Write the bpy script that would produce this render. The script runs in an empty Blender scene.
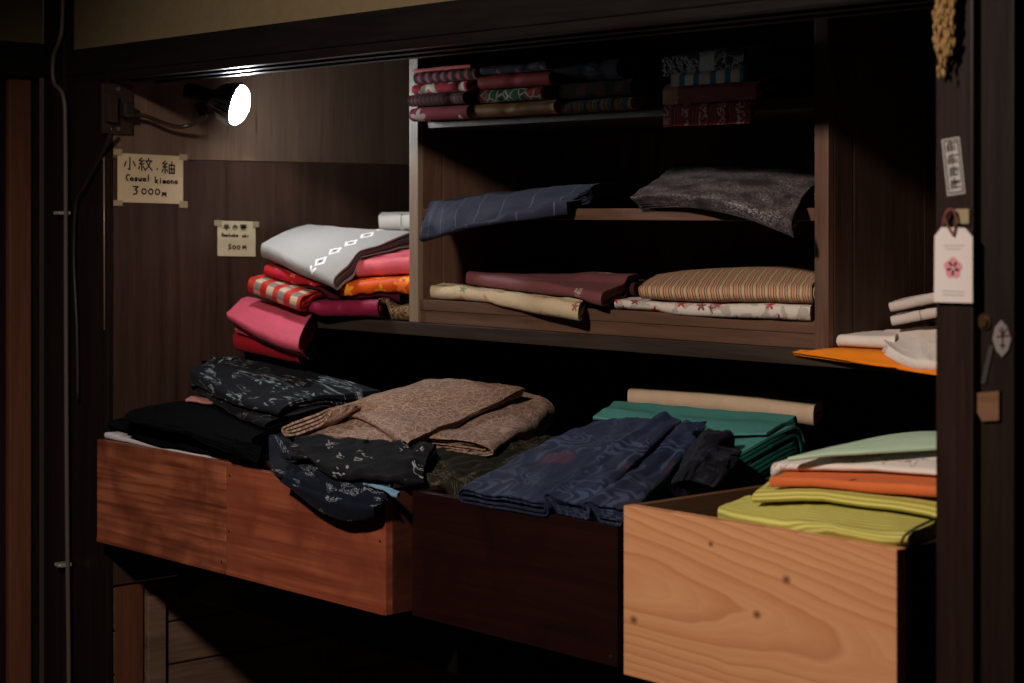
import bpy, bmesh, math, random
import numpy as np
from mathutils import Vector, Matrix

sc = bpy.context.scene
col = sc.collection
# ------------------------------------------------------------------ camera
FPX, HOR, HC = 1870.0, 213.0, 1.40            # focal length (pixels of a 1024 frame), horizon row, eye height
YAW = math.radians(47.94)
SN, CS = math.sin(YAW), math.cos(YAW)
cd = bpy.data.cameras.new('camera'); cam = bpy.data.objects.new('camera', cd); col.objects.link(cam)
cam.location = (0, 0, HC); cam.rotation_euler = (math.pi/2, 0, YAW)
cd.sensor_width = 36; cd.lens = FPX/1024*36; cd.shift_y = (HOR-341.5)/1024
cd.clip_start = 0.05; cd.clip_end = 50
cd.dof.use_dof = True; cd.dof.focus_distance = 2.95; cd.dof.aperture_fstop = 5.6
sc.camera = cam
# ------------------------------------------------------------------ light
sc.view_settings.view_transform = 'Standard'; sc.view_settings.look = 'None'
sc.view_settings.exposure = 0.0; sc.view_settings.gamma = 1.0; sc.view_settings.use_curve_mapping = False
wd = bpy.data.worlds.new('world'); sc.world = wd; wd.use_nodes = True
wd.node_tree.nodes['Background'].inputs[0].default_value = (0.9, 0.62, 0.5, 1)
wd.node_tree.nodes['Background'].inputs[1].default_value = 0.011
ld = bpy.data.lights.new('shop_spot', 'SPOT'); lo = bpy.data.objects.new('shop_spot', ld); col.objects.link(lo)
lo.location = (-1.38, 0.12, 2.28); ld.energy = 150; ld.color = (1.0, 0.84, 0.71); ld.shadow_soft_size = 0.07
ld.spot_size = math.radians(74); ld.spot_blend = 0.7
lo.rotation_euler = (Vector((-2.05, 1.8, 0.95))-lo.location).to_track_quat('-Z', 'Y').to_euler()
LAMP_EMIT = 150.0

# ------------------------------------------------------------------ helpers
def ray(px, py):
    u = (px-512)/FPX; v = (HOR-py)/FPX
    return (-SN+CS*u, CS+SN*u, v)
def P(px, py, z=None, Y=None, X=None):
    d = ray(px, py)
    s = (z-HC)/d[2] if z is not None else (Y/d[1] if Y is not None else X/d[0])
    return Vector((d[0]*s, d[1]*s, HC+d[2]*s))
def Q(c):                                      # control point: Vector, (px,py,z) or (px,py,'Y',v)/(px,py,'X',v)
    if isinstance(c, Vector): return c
    if len(c) == 3: return P(c[0], c[1], z=c[2])
    return P(c[0], c[1], Y=c[3]) if c[2] == 'Y' else P(c[0], c[1], X=c[3])
def tag(o, label, cat, group=None):
    o['label'] = label; o['category'] = cat
    if group: o['group'] = group
    return o
def thing(name, label, cat, loc, group=None, rz=0):
    o = bpy.data.objects.new(name, None); col.objects.link(o); o.location = loc; o.rotation_euler = (0, 0, rz)
    o.empty_display_size = 0.05
    return tag(o, label, cat, group)
def obj(name, bm, m, parent=None, smooth=False, loc=None):
    """links bm (world coordinates unless loc given) as one mesh object"""
    me = bpy.data.meshes.new(name)
    o = bpy.data.objects.new(name, me); col.objects.link(o)
    if parent is not None:
        T = Matrix.Translation(-Vector(parent['_w'] if '_w' in parent.keys() else parent.location))
        bmesh.ops.transform(bm, matrix=T, verts=bm.verts); o.parent = parent
    else:
        xs = [v.co for v in bm.verts]
        c = Vector(((min(p.x for p in xs)+max(p.x for p in xs))/2, (min(p.y for p in xs)+max(p.y for p in xs))/2, min(p.z for p in xs)))
        bmesh.ops.transform(bm, matrix=Matrix.Translation(-c), verts=bm.verts); o.location = c
    bmesh.ops.recalc_face_normals(bm, faces=bm.faces)
    bm.to_mesh(me); bm.free()
    if smooth:
        for p in me.polygons: p.use_smooth = True
    me.materials.append(m)
    return o
def struct(name, bm, m, smooth=False):
    o = obj(name, bm, m, None, smooth); o['kind'] = 'structure'; return o
def box(bm, x0, x1, y0, y1, z0, z1, bev=0.0):
    b = bmesh.new()
    bmesh.ops.create_cube(b, size=1)
    for v in b.verts:
        v.co = Vector(((x0+x1)/2+v.co.x*(x1-x0), (y0+y1)/2+v.co.y*(y1-y0), (z0+z1)/2+v.co.z*(z1-z0)))
    if bev: bmesh.ops.bevel(b, geom=b.edges[:], offset=bev, segments=2, affect='EDGES', profile=0.6)
    me = bpy.data.meshes.new('tmp'); b.to_mesh(me); b.free(); bm.from_mesh(me); bpy.data.meshes.remove(me)
    return bm
def BX(*a, bev=0.0): return box(bmesh.new(), *a, bev=bev)
def tube(bm, pts, r, seg=8, closed=True):
    pts = [Vector(p) for p in pts]; rs = r if isinstance(r, (list, tuple)) else [r]*len(pts)
    rings = []
    up = None
    for i, p in enumerate(pts):
        d = (pts[min(i+1, len(pts)-1)]-pts[max(i-1, 0)]).normalized()
        if up is None:
            up = d.orthogonal().normalized()
        up = (up-d*up.dot(d)).normalized(); w = d.cross(up)
        rings.append([bm.verts.new(p+(up*math.cos(2*math.pi*k/seg)+w*math.sin(2*math.pi*k/seg))*rs[i]) for k in range(seg)])
    for a, b in zip(rings, rings[1:]):
        for k in range(seg): bm.faces.new((a[k], a[(k+1) % seg], b[(k+1) % seg], b[k]))
    bm.faces.new(rings[0][::-1]); bm.faces.new(rings[-1])
    return bm
def smooth_path(pts, n=6):
    pts = [Vector(p) for p in pts]; out = []
    for i in range(len(pts)-1):
        p0 = pts[max(i-1, 0)]; p1 = pts[i]; p2 = pts[i+1]; p3 = pts[min(i+2, len(pts)-1)]
        for k in range(n):
            t = k/n
            out.append(0.5*((2*p1)+(p2-p0)*t+(2*p0-5*p1+4*p2-p3)*t*t+(3*p1-p0-3*p2+p3)*t**3))
    out.append(pts[-1]); return out
def strokes(polys, O, U, V, w, lift):
    """pen strokes (unit coordinates) as thin raised ribbons on the plane O + x U + y V"""
    bm = bmesh.new(); N = U.cross(V).normalized()
    for poly in polys:
        pts = [O+U*x+V*y+N*lift for x, y in poly]
        for i in range(len(pts)-1):
            d = (pts[i+1]-pts[i])
            if d.length < 1e-7: continue
            d.normalize(); s = N.cross(d)*w/2; e = d*w*0.35
            lo4 = [pts[i]-e-s, pts[i+1]+e-s, pts[i+1]+e+s, pts[i]-e+s]
            a = [bm.verts.new(q) for q in lo4]; b = [bm.verts.new(q+N*0.0002) for q in lo4]
            bm.faces.new(a[::-1]); bm.faces.new(b)
            for k in range(4): bm.faces.new((a[k], a[(k+1) % 4], b[(k+1) % 4], b[k]))
    return bm
def sheet(O, U, V, n=10, bend=None, th=0.0004):
    """thin solid rectangle spanned by U,V from corner O; bend(x,y) lifts along the normal"""
    bm = bmesh.new(); N = U.cross(V).normalized(); g = []
    for side in (0, 1):
        g.append([[bm.verts.new(O+U*(i/n)+V*(j/n)+N*((bend(i/n, j/n) if bend else 0)+side*th)) for j in range(n+1)] for i in range(n+1)])
    for i in range(n):
        for j in range(n):
            bm.faces.new((g[0][i][j], g[0][i][j+1], g[0][i+1][j+1], g[0][i+1][j]))
            bm.faces.new((g[1][i][j], g[1][i+1][j], g[1][i+1][j+1], g[1][i][j+1]))
    for i in range(n):
        for a in (0, n):
            bm.faces.new((g[0][i][a], g[0][i+1][a], g[1][i+1][a], g[1][i][a]))
            bm.faces.new((g[0][a][i], g[0][a][i+1], g[1][a][i+1], g[1][a][i]))
    return bm

# ------------------------------------------------------------------ materials
class NT:
    def __init__(s, name):
        s.m = bpy.data.materials.new(name); s.m.use_nodes = True; s.t = s.m.node_tree; s.n = s.t.nodes
        s.b = s.n['Principled BSDF']; s.tc = s.n.new('ShaderNodeTexCoord')
        s.b.inputs['Specular IOR Level'].default_value = 0.3
    def link(s, a, b): s.t.links.new(a, b)
    def put(s, sock, v):
        if hasattr(v, 'is_output'): s.link(v, sock)
        else: sock.default_value = v if not isinstance(v, tuple) or len(v) != 3 or sock.type == 'VECTOR' else (*v, 1)
    def math(s, op, a, b=0.0, c=None):
        n = s.n.new('ShaderNodeMath'); n.operation = op; s.put(n.inputs[0], a); s.put(n.inputs[1], b)
        if c is not None: s.put(n.inputs[2], c)
        return n.outputs[0]
    def map(s, src, scale=(1, 1, 1), rot=(0, 0, 0), loc=(0, 0, 0)):
        n = s.n.new('ShaderNodeMapping'); s.link(src, n.inputs[0])
        n.inputs['Scale'].default_value = scale; n.inputs['Rotation'].default_value = rot; n.inputs['Location'].default_value = loc
        return n.outputs[0]
    def noise(s, vec, scale, detail=3, dist=0.0, rough=0.5):
        n = s.n.new('ShaderNodeTexNoise'); s.link(vec, n.inputs['Vector']); n.inputs['Scale'].default_value = scale
        n.inputs['Detail'].default_value = detail; n.inputs['Distortion'].default_value = dist; n.inputs['Roughness'].default_value = rough
        return n.outputs[0]
    def noisec(s, vec, scale, detail=2):
        n = s.n.new('ShaderNodeTexNoise'); s.link(vec, n.inputs['Vector']); n.inputs['Scale'].default_value = scale
        n.inputs['Detail'].default_value = detail
        return n.outputs[1]
    def vor(s, vec, scale, feature='F1', rnd=1.0):
        n = s.n.new('ShaderNodeTexVoronoi'); s.link(vec, n.inputs['Vector']); n.feature = feature
        n.inputs['Scale'].default_value = scale; n.inputs['Randomness'].default_value = rnd
        return n.outputs
    def wave(s, vec, scale, dist=0.0, detail=2, kind='BANDS', axis='X', prof='SIN', dscale=1.0):
        n = s.n.new('ShaderNodeTexWave'); s.link(vec, n.inputs['Vector']); n.wave_type = kind; n.wave_profile = prof
        if kind == 'BANDS': n.bands_direction = axis
        else: n.rings_direction = axis
        n.inputs['Scale'].default_value = scale; n.inputs['Distortion'].default_value = dist
        n.inputs['Detail'].default_value = detail; n.inputs['Detail Scale'].default_value = dscale
        return n.outputs[1]
    def ramp(s, f, stops, const=False):
        n = s.n.new('ShaderNodeValToRGB'); s.link(f, n.inputs[0]); cr = n.color_ramp
        if const: cr.interpolation = 'CONSTANT'
        while len(cr.elements) < len(stops): cr.elements.new(0.5)
        for e, (p, c) in zip(cr.elements, stops): e.position = p; e.color = (*c, 1) if len(c) == 3 else c
        return n.outputs[0]
    def mix(s, f, a, b, mode='MIX'):
        n = s.n.new('ShaderNodeMix'); n.data_type = 'RGBA'; n.blend_type = mode
        s.put(n.inputs[0], f); s.put(n.inputs[6], a); s.put(n.inputs[7], b)
        return n.outputs[2]
    def sep(s, v):
        n = s.n.new('ShaderNodeSeparateXYZ'); s.link(v, n.inputs[0]); return n.outputs
    def comb(s, x, y, z=0.0):
        n = s.n.new('ShaderNodeCombineXYZ'); s.put(n.inputs[0], x); s.put(n.inputs[1], y); s.put(n.inputs[2], z); return n.outputs[0]
    def bump(s, h, strength=0.3, dist=0.002):
        n = s.n.new('ShaderNodeBump'); s.link(h, n.inputs['Height']); n.inputs['Strength'].default_value = strength
        n.inputs['Distance'].default_value = dist; s.link(n.outputs[0], s.b.inputs['Normal'])
    def done(s, color, rough=0.8, sheen=0.0, spec=None, metal=0.0):
        s.put(s.b.inputs['Base Color'], color); s.put(s.b.inputs['Roughness'], rough)
        if sheen: s.b.inputs['Sheen Weight'].default_value = sheen; s.b.inputs['Sheen Roughness'].default_value = 0.4
        if spec is not None: s.b.inputs['Specular IOR Level'].default_value = spec
        s.b.inputs['Metallic'].default_value = metal
        return s.m

def plain(name, c, rough=0.6, spec=0.3, metal=0.0):
    n = NT(name); v = n.noise(n.tc.outputs['Object'], 60, 2)
    return n.done(n.mix(v, tuple(x*0.85 for x in c), tuple(min(1, x*1.12) for x in c)), rough, 0, spec, metal)
def wood(name, c1, c2, axis='X', scale=1.0, rough=0.45, spec=0.4, grime=None, fine=1.0):
    """stretched-noise board grain running along axis"""
    n = NT(name); st = {'X': (0.6, 9, 9), 'Y': (9, 0.6, 9), 'Z': (9, 9, 0.6)}[axis]
    v = n.map(n.tc.outputs['Object'], tuple(a*scale for a in st))
    a = n.noise(v, 2.0, 4, 1.2); b = n.noise(v, 14*fine, 3, 0.4)
    f = n.math('ADD', n.math('MULTIPLY', a, 0.65), n.math('MULTIPLY', b, 0.35))
    c = n.ramp(f, [(0.33, c1), (0.68, c2)])
    if grime:
        g = n.noise(n.tc.outputs['Object'], 7, 4, 0.6)
        c = n.mix(n.ramp(g, [(0.5, (0, 0, 0)), (0.72, (1, 1, 1))]), c, grime)
    n.bump(b, 0.15, 0.002)
    return n.done(c, n.math('ADD', n.math('MULTIPLY', b, 0.2), rough-0.1), 0, spec)

# fabric patterns work on the cloth's own UV (metres: u across the folds, v along them)
def fab(name, color_fn, rough=0.85, sheen=0.03, weave=900, bump=0.35, spec=0.12):
    n = NT(name); uv = n.tc.outputs['UV']
    w = n.noise(n.map(uv, (weave, weave*0.6, 1)), 1.0, 1)
    cr = n.noise(n.map(uv, (1, 0.7, 1)), 30, 3, 0.8)
    n.bump(n.math('ADD', n.math('MULTIPLY', w, 0.12), cr), bump, 0.006)
    c = color_fn(n, uv)
    if isinstance(c, tuple): c = n.mix(n.noise(uv, 25, 3), tuple(x*0.82 for x in c), tuple(min(1, x*1.15) for x in c))
    return n.done(c, rough, sheen, spec)
def f_plain(c): return lambda n, uv: c
def f_stripes(stops, period, axis=1, warp=0.0, rowvar=None):
    def f(n, uv):
        x = n.sep(uv)[axis]
        if warp: x = n.math('ADD', x, n.math('MULTIPLY', n.noise(uv, 8, 2), warp))
        fr = n.math('FRACT', n.math('MULTIPLY', x, 1.0/period))
        return n.ramp(fr, stops, True)
    return f
def f_check(cols, pu, pv):
    def f(n, uv):
        s = n.sep(uv)
        a = n.math('FLOOR', n.math('MULTIPLY', s[0], 1/pu)); b = n.math('FLOOR', n.math('MULTIPLY', s[1], 1/pv))
        k = n.math('FRACT', n.math('MULTIPLY', n.math('ADD', n.math('MULTIPLY', a, 2.0), n.math('MULTIPLY', b, 1.0)), 1.0/len(cols)))
        return n.ramp(k, [((i-0.3)/len(cols) if i else 0, c) for i, c in enumerate(cols)], True)
    return f
def f_flower(bg, petals, centre=None, scale=22, cover=0.5, size=0.34, nper=5):
    """scattered rosettes: a voronoi cell's offset gives an angle and so petals"""
    def f(n, uv):
        vo = n.n.new('ShaderNodeTexVoronoi'); n.link(uv, vo.inputs['Vector']); vo.inputs['Scale'].default_value = scale
        vo.voronoi_dimensions = '2D'
        vs = n.n.new('ShaderNodeVectorMath'); vs.operation = 'SUBTRACT'
        sc_ = n.n.new('ShaderNodeVectorMath'); sc_.operation = 'SCALE'; n.link(uv, sc_.inputs[0]); sc_.inputs['Scale'].default_value = 1.0
        n.link(sc_.outputs[0], vs.inputs[0]); n.link(vo.outputs['Position'], vs.inputs[1])
        s = n.sep(vs.outputs[0])
        ang = n.math('ARCTAN2', s[1], s[0])
        pet = n.math('ADD', n.math('MULTIPLY', n.math('COSINE', n.math('MULTIPLY', ang, float(nper))), 0.3), 0.75)
        d = n.math('DIVIDE', vo.outputs['Distance'], pet)
        ins = n.math('LESS_THAN', d, size)
        r = n.sep(vo.outputs['Color'])
        ins = n.math('MULTIPLY', ins, n.math('LESS_THAN', r[0], cover))
        pc = n.ramp(r[1], [(i/len(petals), c) for i, c in enumerate(petals)], True)
        c = n.mix(ins, bg, pc)
        if centre: c = n.mix(n.math('MULTIPLY', n.math('LESS_THAN', d, size*0.3), ins), c, centre)
        return c
    return f
def f_lines(bg, fg, scale=14, width=0.05, maskthr=0.52, stretch=(1, 1, 1), dist=3.0, mscale=9):
    """thin wandering drawn lines in patches"""
    def f(n, uv):
        v = n.map(uv, stretch)
        a = n.noise(v, scale, 2, dist)
        l = n.math('LESS_THAN', n.math('ABSOLUTE', n.math('SUBTRACT', a, 0.5)), width)
        m = n.math('GREATER_THAN', n.noise(uv, mscale, 1), maskthr)
        return n.mix(n.math('MULTIPLY', l, m), bg, fg)
    return f
def f_brocade(c1, c2, c3, scale=55):
    def f(n, uv):
        vo = n.vor(uv, scale, 'DISTANCE_TO_EDGE'); w = n.noise(uv, scale*1.6, 2, 2.5)
        e = n.math('LESS_THAN', vo[0], 0.045)
        s = n.math('LESS_THAN', n.math('ABSOLUTE', n.math('SUBTRACT', w, 0.5)), 0.035)
        k = n.math('MAXIMUM', e, s)
        base = n.ramp(n.noise(uv, 9, 4), [(0.35, c1), (0.65, c2)])
        return n.mix(n.math('MULTIPLY', k, 0.75), base, c3)
    return f
def f_waves(c1, c2, c3, scale=11):
    """large wave-like contour bands woven tone on tone"""
    def f(n, uv):
        a = n.noise(uv, scale, 1, 0.8)
        b = n.math('SINE', n.math('MULTIPLY', a, 75.0))
        m = n.ramp(n.noise(n.map(uv, (1, 1, 1), (0, 0, 0), (3, 7, 0)), 7, 2), [(0.44, (0, 0, 0)), (0.56, (1, 1, 1))])
        t = n.ramp(b, [(0.3, c1), (0.75, c2)])
        g = n.mix(m, c1, t)
        r = n.ramp(n.noise(n.map(uv, (1, 1, 1), (0, 0, 0), (11, 2, 0)), 6, 1), [(0.66, (0, 0, 0)), (0.72, (1, 1, 1))])
        return n.mix(n.math('MULTIPLY', r, 0.55), g, c3)
    return f

# ------------------------------------------------------------------ cloth builder
def lag(k, x):
    if k == 1: return [np.ones_like(x)]
    nodes = np.linspace(0, 1, k); out = []
    for i in range(k):
        l = np.ones_like(x)
        for j in range(k):
            if j != i: l = l*(x-nodes[j])/(nodes[i]-nodes[j])
        out.append(l)
    return out
class Surf:
    """top surface of a cloth through a grid of control points; rows run s (fold to back), columns run t"""
    def __init__(s, rows):
        s.g = np.array([[list(Q(c)) for c in r] for r in rows])
        s.R, s.C = s.g.shape[:2]
        m = lambda a: float(np.mean(np.sum(np.linalg.norm(np.diff(s.g, axis=a), axis=2), axis=a)))
        s.La, s.Lb = m(0), m(1)
    def at(s, a, b):
        A = lag(s.R, a); B = lag(s.C, b); out = 0
        for i in range(s.R):
            for j in range(s.C): out = out+(A[i]*B[j])[..., None]*s.g[i, j]
        return out
    def nrm(s, a, b):
        e = 1e-3
        n = np.cross(s.at(a+e, b)-s.at(a-e, b), s.at(a, b+e)-s.at(a, b-e))
        n /= np.linalg.norm(n, axis=-1, keepdims=True)+1e-12
        n[n[..., 2] < 0] *= -1
        return n
def wrk(a, b, rng, freq, k=7, aniso=1.0):
    out = np.zeros_like(a)
    for i in range(k):
        th = rng.uniform(0, math.pi); f = freq*rng.uniform(0.6, 2.2); ph = rng.uniform(0, 6.28)
        c, d = math.cos(th)*aniso, math.sin(th)
        w = 0.9*np.sin(freq*0.7*(d*a-c*b)+rng.uniform(0, 6.28))
        x = np.sin(f*(c*a+d*b)+ph+w)
        out += ((1-np.abs(x))**3*1.6-0.5) if i % 2 else x*0.8
    return out/k*1.6
# what already lies on each level: height maps that later cloths settle on
GX0, GY0, CELL, GNX, GNY = -3.06, 1.45, 0.008, 264, 160
LEV = {}
def lev_fill(name, x0, x1, y0, y1, z):
    H = LEV.setdefault(name, np.full((GNX, GNY), -9.0))
    i0, i1 = int(round((x0-GX0)/CELL)), int(round((x1-GX0)/CELL)); j0, j1 = int(round((y0-GY0)/CELL)), int(round((y1-GY0)/CELL))
    R = H[max(i0, 0):max(i1, i0+1), max(j0, 0):max(j1, j0+1)]; np.maximum(R, z, out=R)
def mx(A, r=1):
    out = A.copy(); p = np.pad(A, r, mode='edge')
    for i in range(2*r+1):
        for j in range(2*r+1): out = np.maximum(out, p[i:i+A.shape[0], j:j+A.shape[1]])
    return out
def blur(A, r=1, it=1):
    for _ in range(it):
        p = np.pad(A, r, mode='edge'); o = np.zeros_like(A)
        for i in range(2*r+1):
            for j in range(2*r+1): o += p[i:i+A.shape[0], j:j+A.shape[1]]
        A = o/(2*r+1)**2
    return A
def lev_get(H, x, y):
    i = np.clip(((x-GX0)/CELL).astype(int), 0, GNX-1); j = np.clip(((y-GY0)/CELL).astype(int), 0, GNY-1)
    return H[i, j]
def bil(A, s, t):
    n, m = A.shape; x = np.clip(s, 0, 1)*(n-1); y = np.clip(t, 0, 1)*(m-1)
    i = np.minimum(x.astype(int), n-2); j = np.minimum(y.astype(int), m-2); fx, fy = x-i, y-j
    return A[i, j]*(1-fx)*(1-fy)+A[i+1, j]*fx*(1-fy)+A[i, j+1]*(1-fx)*fy+A[i+1, j+1]*fx*fy
def cloth_data(rows, T, n=3, seed=1, wr=0.002, freq=26, jit=0.008, shear=(0, 0), edge=0.004, na=26, nb=30, gap=0.8, crown=0.0, vert=0.0, aniso=1.0, lev=None, clamp=None, tmax=1.8, tmin=0.55, maxlift=0.03):
    S = Surf(rows); rng = np.random.default_rng(seed)
    La, Lb = max(S.La, T*1.6), S.Lb; p = T/(2*n); nc = 7
    V, F, UV = [], [], []
    seeds = rng.integers(1, 1 << 30, 4)
    GS = 30; ga, gb = np.meshgrid(np.linspace(0, 1, GS), np.linspace(0, 1, GS), indexing='ij')
    LIFT = np.zeros((GS, GS)); TL = np.full((GS, GS), T)
    if lev:
        H = LEV[lev]; q = S.at(ga, gb); nz = S.nrm(ga, gb)[..., 2]
        hb = lev_get(mx(H, 1), q[..., 0], q[..., 1]); ok = (hb > 0) & (nz > 0.5)
        LIFT = np.where(ok, np.clip(hb+T*tmin-q[..., 2], 0, maxlift), 0); LIFT = blur(mx(LIFT, 1), 1, 2)
        TL = np.where(ok, np.clip(q[..., 2]+LIFT-hb-0.0008, T*0.4, T*tmax), T); TL = blur(TL, 1, 1)
    MI = []
    for k in range(n):
        hw = p*gap/2; r0 = T/2-(k+0.5)*p
        j0, j1 = (rng.uniform(-jit, 0) if k else 0), (rng.uniform(-jit, jit*0.3) if k else 0)
        se = rng.uniform(0, 0.004)
        def path(r):
            r = max(r, 1e-4)
            xs = T/2+(La-T)*(0.5-0.5*np.cos(np.linspace(0, math.pi, na))) if False else np.linspace(T/2, La-T/2, na)
            a, h = [], []
            a += list(xs); h += [T/2+r]*na                                   # top, front to back
            for q in np.linspace(0, math.pi, nc+2)[1:-1]:
                a.append(La-T/2+r*math.sin(q)); h.append(T/2+r*math.cos(q))
            a += list(xs[::-1]); h += [T/2-r]*na
            for q in np.linspace(0, math.pi, nc+2)[1:-1]:
                a.append(T/2-r*math.sin(q)); h.append(T/2-r*math.cos(q))
            return np.array(a), np.array(h)
        rings = []
        for off in (hw, -hw):
            a, h = path(r0+off); m = len(a)
            arc = np.concatenate([[0], np.cumsum(np.hypot(np.diff(a), np.diff(h)))])
            bb = np.linspace(0, 1, nb); bl = -j0/Lb+bb*(1+(j0+j1)/Lb)
            A, B = np.meshgrid(a, bl, indexing='ij'); H = np.meshgrid(h, bl, indexing='ij')[0]
            s = A/La
            e1 = wrk(B*Lb, s*0, np.random.default_rng(seeds[0]), 16, 4)*edge; e2 = wrk(s*La, B*0, np.random.default_rng(seeds[1]+k), 16, 4)*edge*np.sign(B-0.5)
            s2 = s+e1/La; t2 = B+e2/Lb
            pos = S.at(s2, t2); nr = S.nrm(s2, t2)
            if vert: nr = nr*(1-vert)+np.array([0, 0, 1.0])*vert
            W = wrk(A, B*Lb, np.random.default_rng(seeds[2]), freq, 8, aniso)*wr*(0.25+0.75*H/T)
            cr = crown*np.sin(np.pi*np.clip(s, 0, 1))*np.sin(np.pi*np.clip(B, 0, 1))*H/T
            dep = (T-H)
            tl = bil(TL, s, B)/T; pos[..., 2] += bil(LIFT, s, B)
            pos = pos-nr*(dep*tl)[..., None]+nr*(W+cr)[..., None]
            pos[..., 0] += shear[0]*dep/T; pos[..., 1] += shear[1]*dep/T
            if (clamp or lev) in CLAMP: CLAMP[clamp or lev](pos)
            if lev and k == 0 and off > 0:
                HH = LEV[lev]; f = pos[:na]                         # top sheet becomes the next cloth's support
                for rr in (0, 1, 2):
                    g = f if rr == 0 else ((f[1:]+f[:-1])/2 if rr == 1 else (f[:, 1:]+f[:, :-1])/2)
                    ii = np.clip(((g[..., 0]-GX0)/CELL).astype(int), 0, GNX-1); jj = np.clip(((g[..., 1]-GY0)/CELL).astype(int), 0, GNY-1)
                    np.maximum.at(HH, (ii.ravel(), jj.ravel()), g[..., 2].ravel())
            rings.append((pos, arc, bb*Lb, m))
        for ri, (pos, arc, bv, m) in enumerate(rings):
            base = len(V); V.extend(pos.reshape(-1, 3).tolist())
            for i in range(m):
                i2 = (i+1) % m
                au = arc[i]; au2 = arc[i2] if i2 else arc[-1]+0.002
                for j in range(nb-1):
                    q = [base+i*nb+j, base+i*nb+j+1, base+i2*nb+j+1, base+i2*nb+j]
                    u = [(au, bv[j]), (au, bv[j+1]), (au2, bv[j+1]), (au2, bv[j])]
                    if ri: q = q[::-1]; u = u[::-1]
                    F.append(q); UV.extend(u); MI.append(min(k, 1))
        (po, arc, bv, m), (pi, _, _, _) = rings
        for j in (0, nb-1):
            base = len(V); V.extend(po[:, j].tolist()); V.extend(pi[:, j].tolist())
            for i in range(m):
                i2 = (i+1) % m
                q = [base+i, base+i2, base+m+i2, base+m+i]
                F.append(q if j == 0 else q[::-1])
                MI.append(min(k, 1)); au2 = arc[i2] if i2 else arc[-1]
                UV.extend([(arc[i], bv[j]), (au2, bv[j]), (au2, bv[j]), (arc[i], bv[j])])
    return V, F, UV, MI
CLAMP = {}
def cloth(name, label, cat, mat, parts, group=None, parent=None, inner=None):
    """one folded textile; parts is a list of keyword dicts for cloth_data joined into one mesh"""
    V, F, U, MI = [], [], [], []
    for kw in (parts if isinstance(parts, list) else [parts]):
        v, f, u, mi = cloth_data(**kw); b = len(V); MI += mi
        V += v; F += [[i+b for i in q] for q in f]; U += u
    A = np.array(V); c = np.array([(A[:, 0].min()+A[:, 0].max())/2, (A[:, 1].min()+A[:, 1].max())/2, A[:, 2].min()])
    me = bpy.data.meshes.new(name); me.from_pydata((A-c).tolist(), [], F)
    uvl = me.uv_layers.new(name='UVMap'); uvl.data.foreach_set('uv', np.array(U, dtype=np.float32).ravel())
    me.polygons.foreach_set('use_smooth', [True]*len(F)); me.update()
    o = bpy.data.objects.new(name, me); col.objects.link(o); o.location = c.tolist(); me.materials.append(mat)
    if inner: me.materials.append(inner); me.polygons.foreach_set('material_index', MI); me.update()
    if parent: o.parent = parent
    elif label: tag(o, label, cat, group)
    return o
def rect(px0, px1, ytop, Yf, depth, zt=None, dz=0.0, skew=0.0, yaw=0.0):
    """control rows of a flat folded cloth whose front edge runs px0..px1 on the plane Y = Yf"""
    a = P(px0, ytop, Y=Yf); b = P(px1, ytop, Y=Yf)
    z = zt if zt is not None else (a.z+b.z)/2
    a.z = b.z = z
    d = Vector((math.sin(yaw)*depth, math.cos(yaw)*depth, dz))
    ry = Vector((0, (b.x-a.x)*-math.tan(yaw), 0))
    b = b+ry
    return [[a, b], [a+d, b+d+Vector((skew, 0, 0))]]

# ------------------------------------------------------------------ place
YF = 1.72          # front plane of the closet frame
XW = -3.005        # closet's left inner wall
XP = -1.2126       # right post's left edge
YB = 2.62          # closet's back wall
ZD = 0.812         # deck top
ZS = 1.21          # mid shelf top
YS = 2.05          # mid shelf / cabinet front

m_panel = wood('dark_panel', (0.024, 0.0115, 0.008), (0.052, 0.027, 0.019), 'Z', 1.2, 0.42, 0.45)
m_frame = wood('black_brown_timber', (0.006, 0.0034, 0.003), (0.012, 0.0064, 0.005), 'Z', 1.0, 0.45, 0.2)
m_beam = wood('black_brown_beam', (0.004, 0.0033, 0.0036), (0.008, 0.0056, 0.0055), 'X', 1.0, 0.38, 0.25)
m_red = wood('red_brown_slat', (0.07, 0.025, 0.014), (0.13, 0.05, 0.026), 'Z', 1.0, 0.4, 0.4)
m_plaster = plain('olive_plaster', (0.11, 0.083, 0.047), 0.95, 0.1)
m_planks = wood('old_planks', (0.075, 0.042, 0.028), (0.17, 0.105, 0.07), 'Y', 1.1, 0.6, 0.3)
m_cab = wood('cabinet_wood', (0.058, 0.028, 0.018), (0.135, 0.072, 0.047), 'X', 1.0, 0.5, 0.35)
m_cabv = wood('cabinet_wood_upright', (0.06, 0.029, 0.019), (0.14, 0.074, 0.049), 'Z', 1.0, 0.5, 0.35)
m_shelf = wood('shelf_wood', (0.022, 0.015, 0.012), (0.05, 0.036, 0.03), 'X', 1.0, 0.38, 0.45)
m_floor = wood('floor_boards', (0.02, 0.012, 0.008), (0.045, 0.027, 0.018), 'X', 1.0, 0.4, 0.4)

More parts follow.
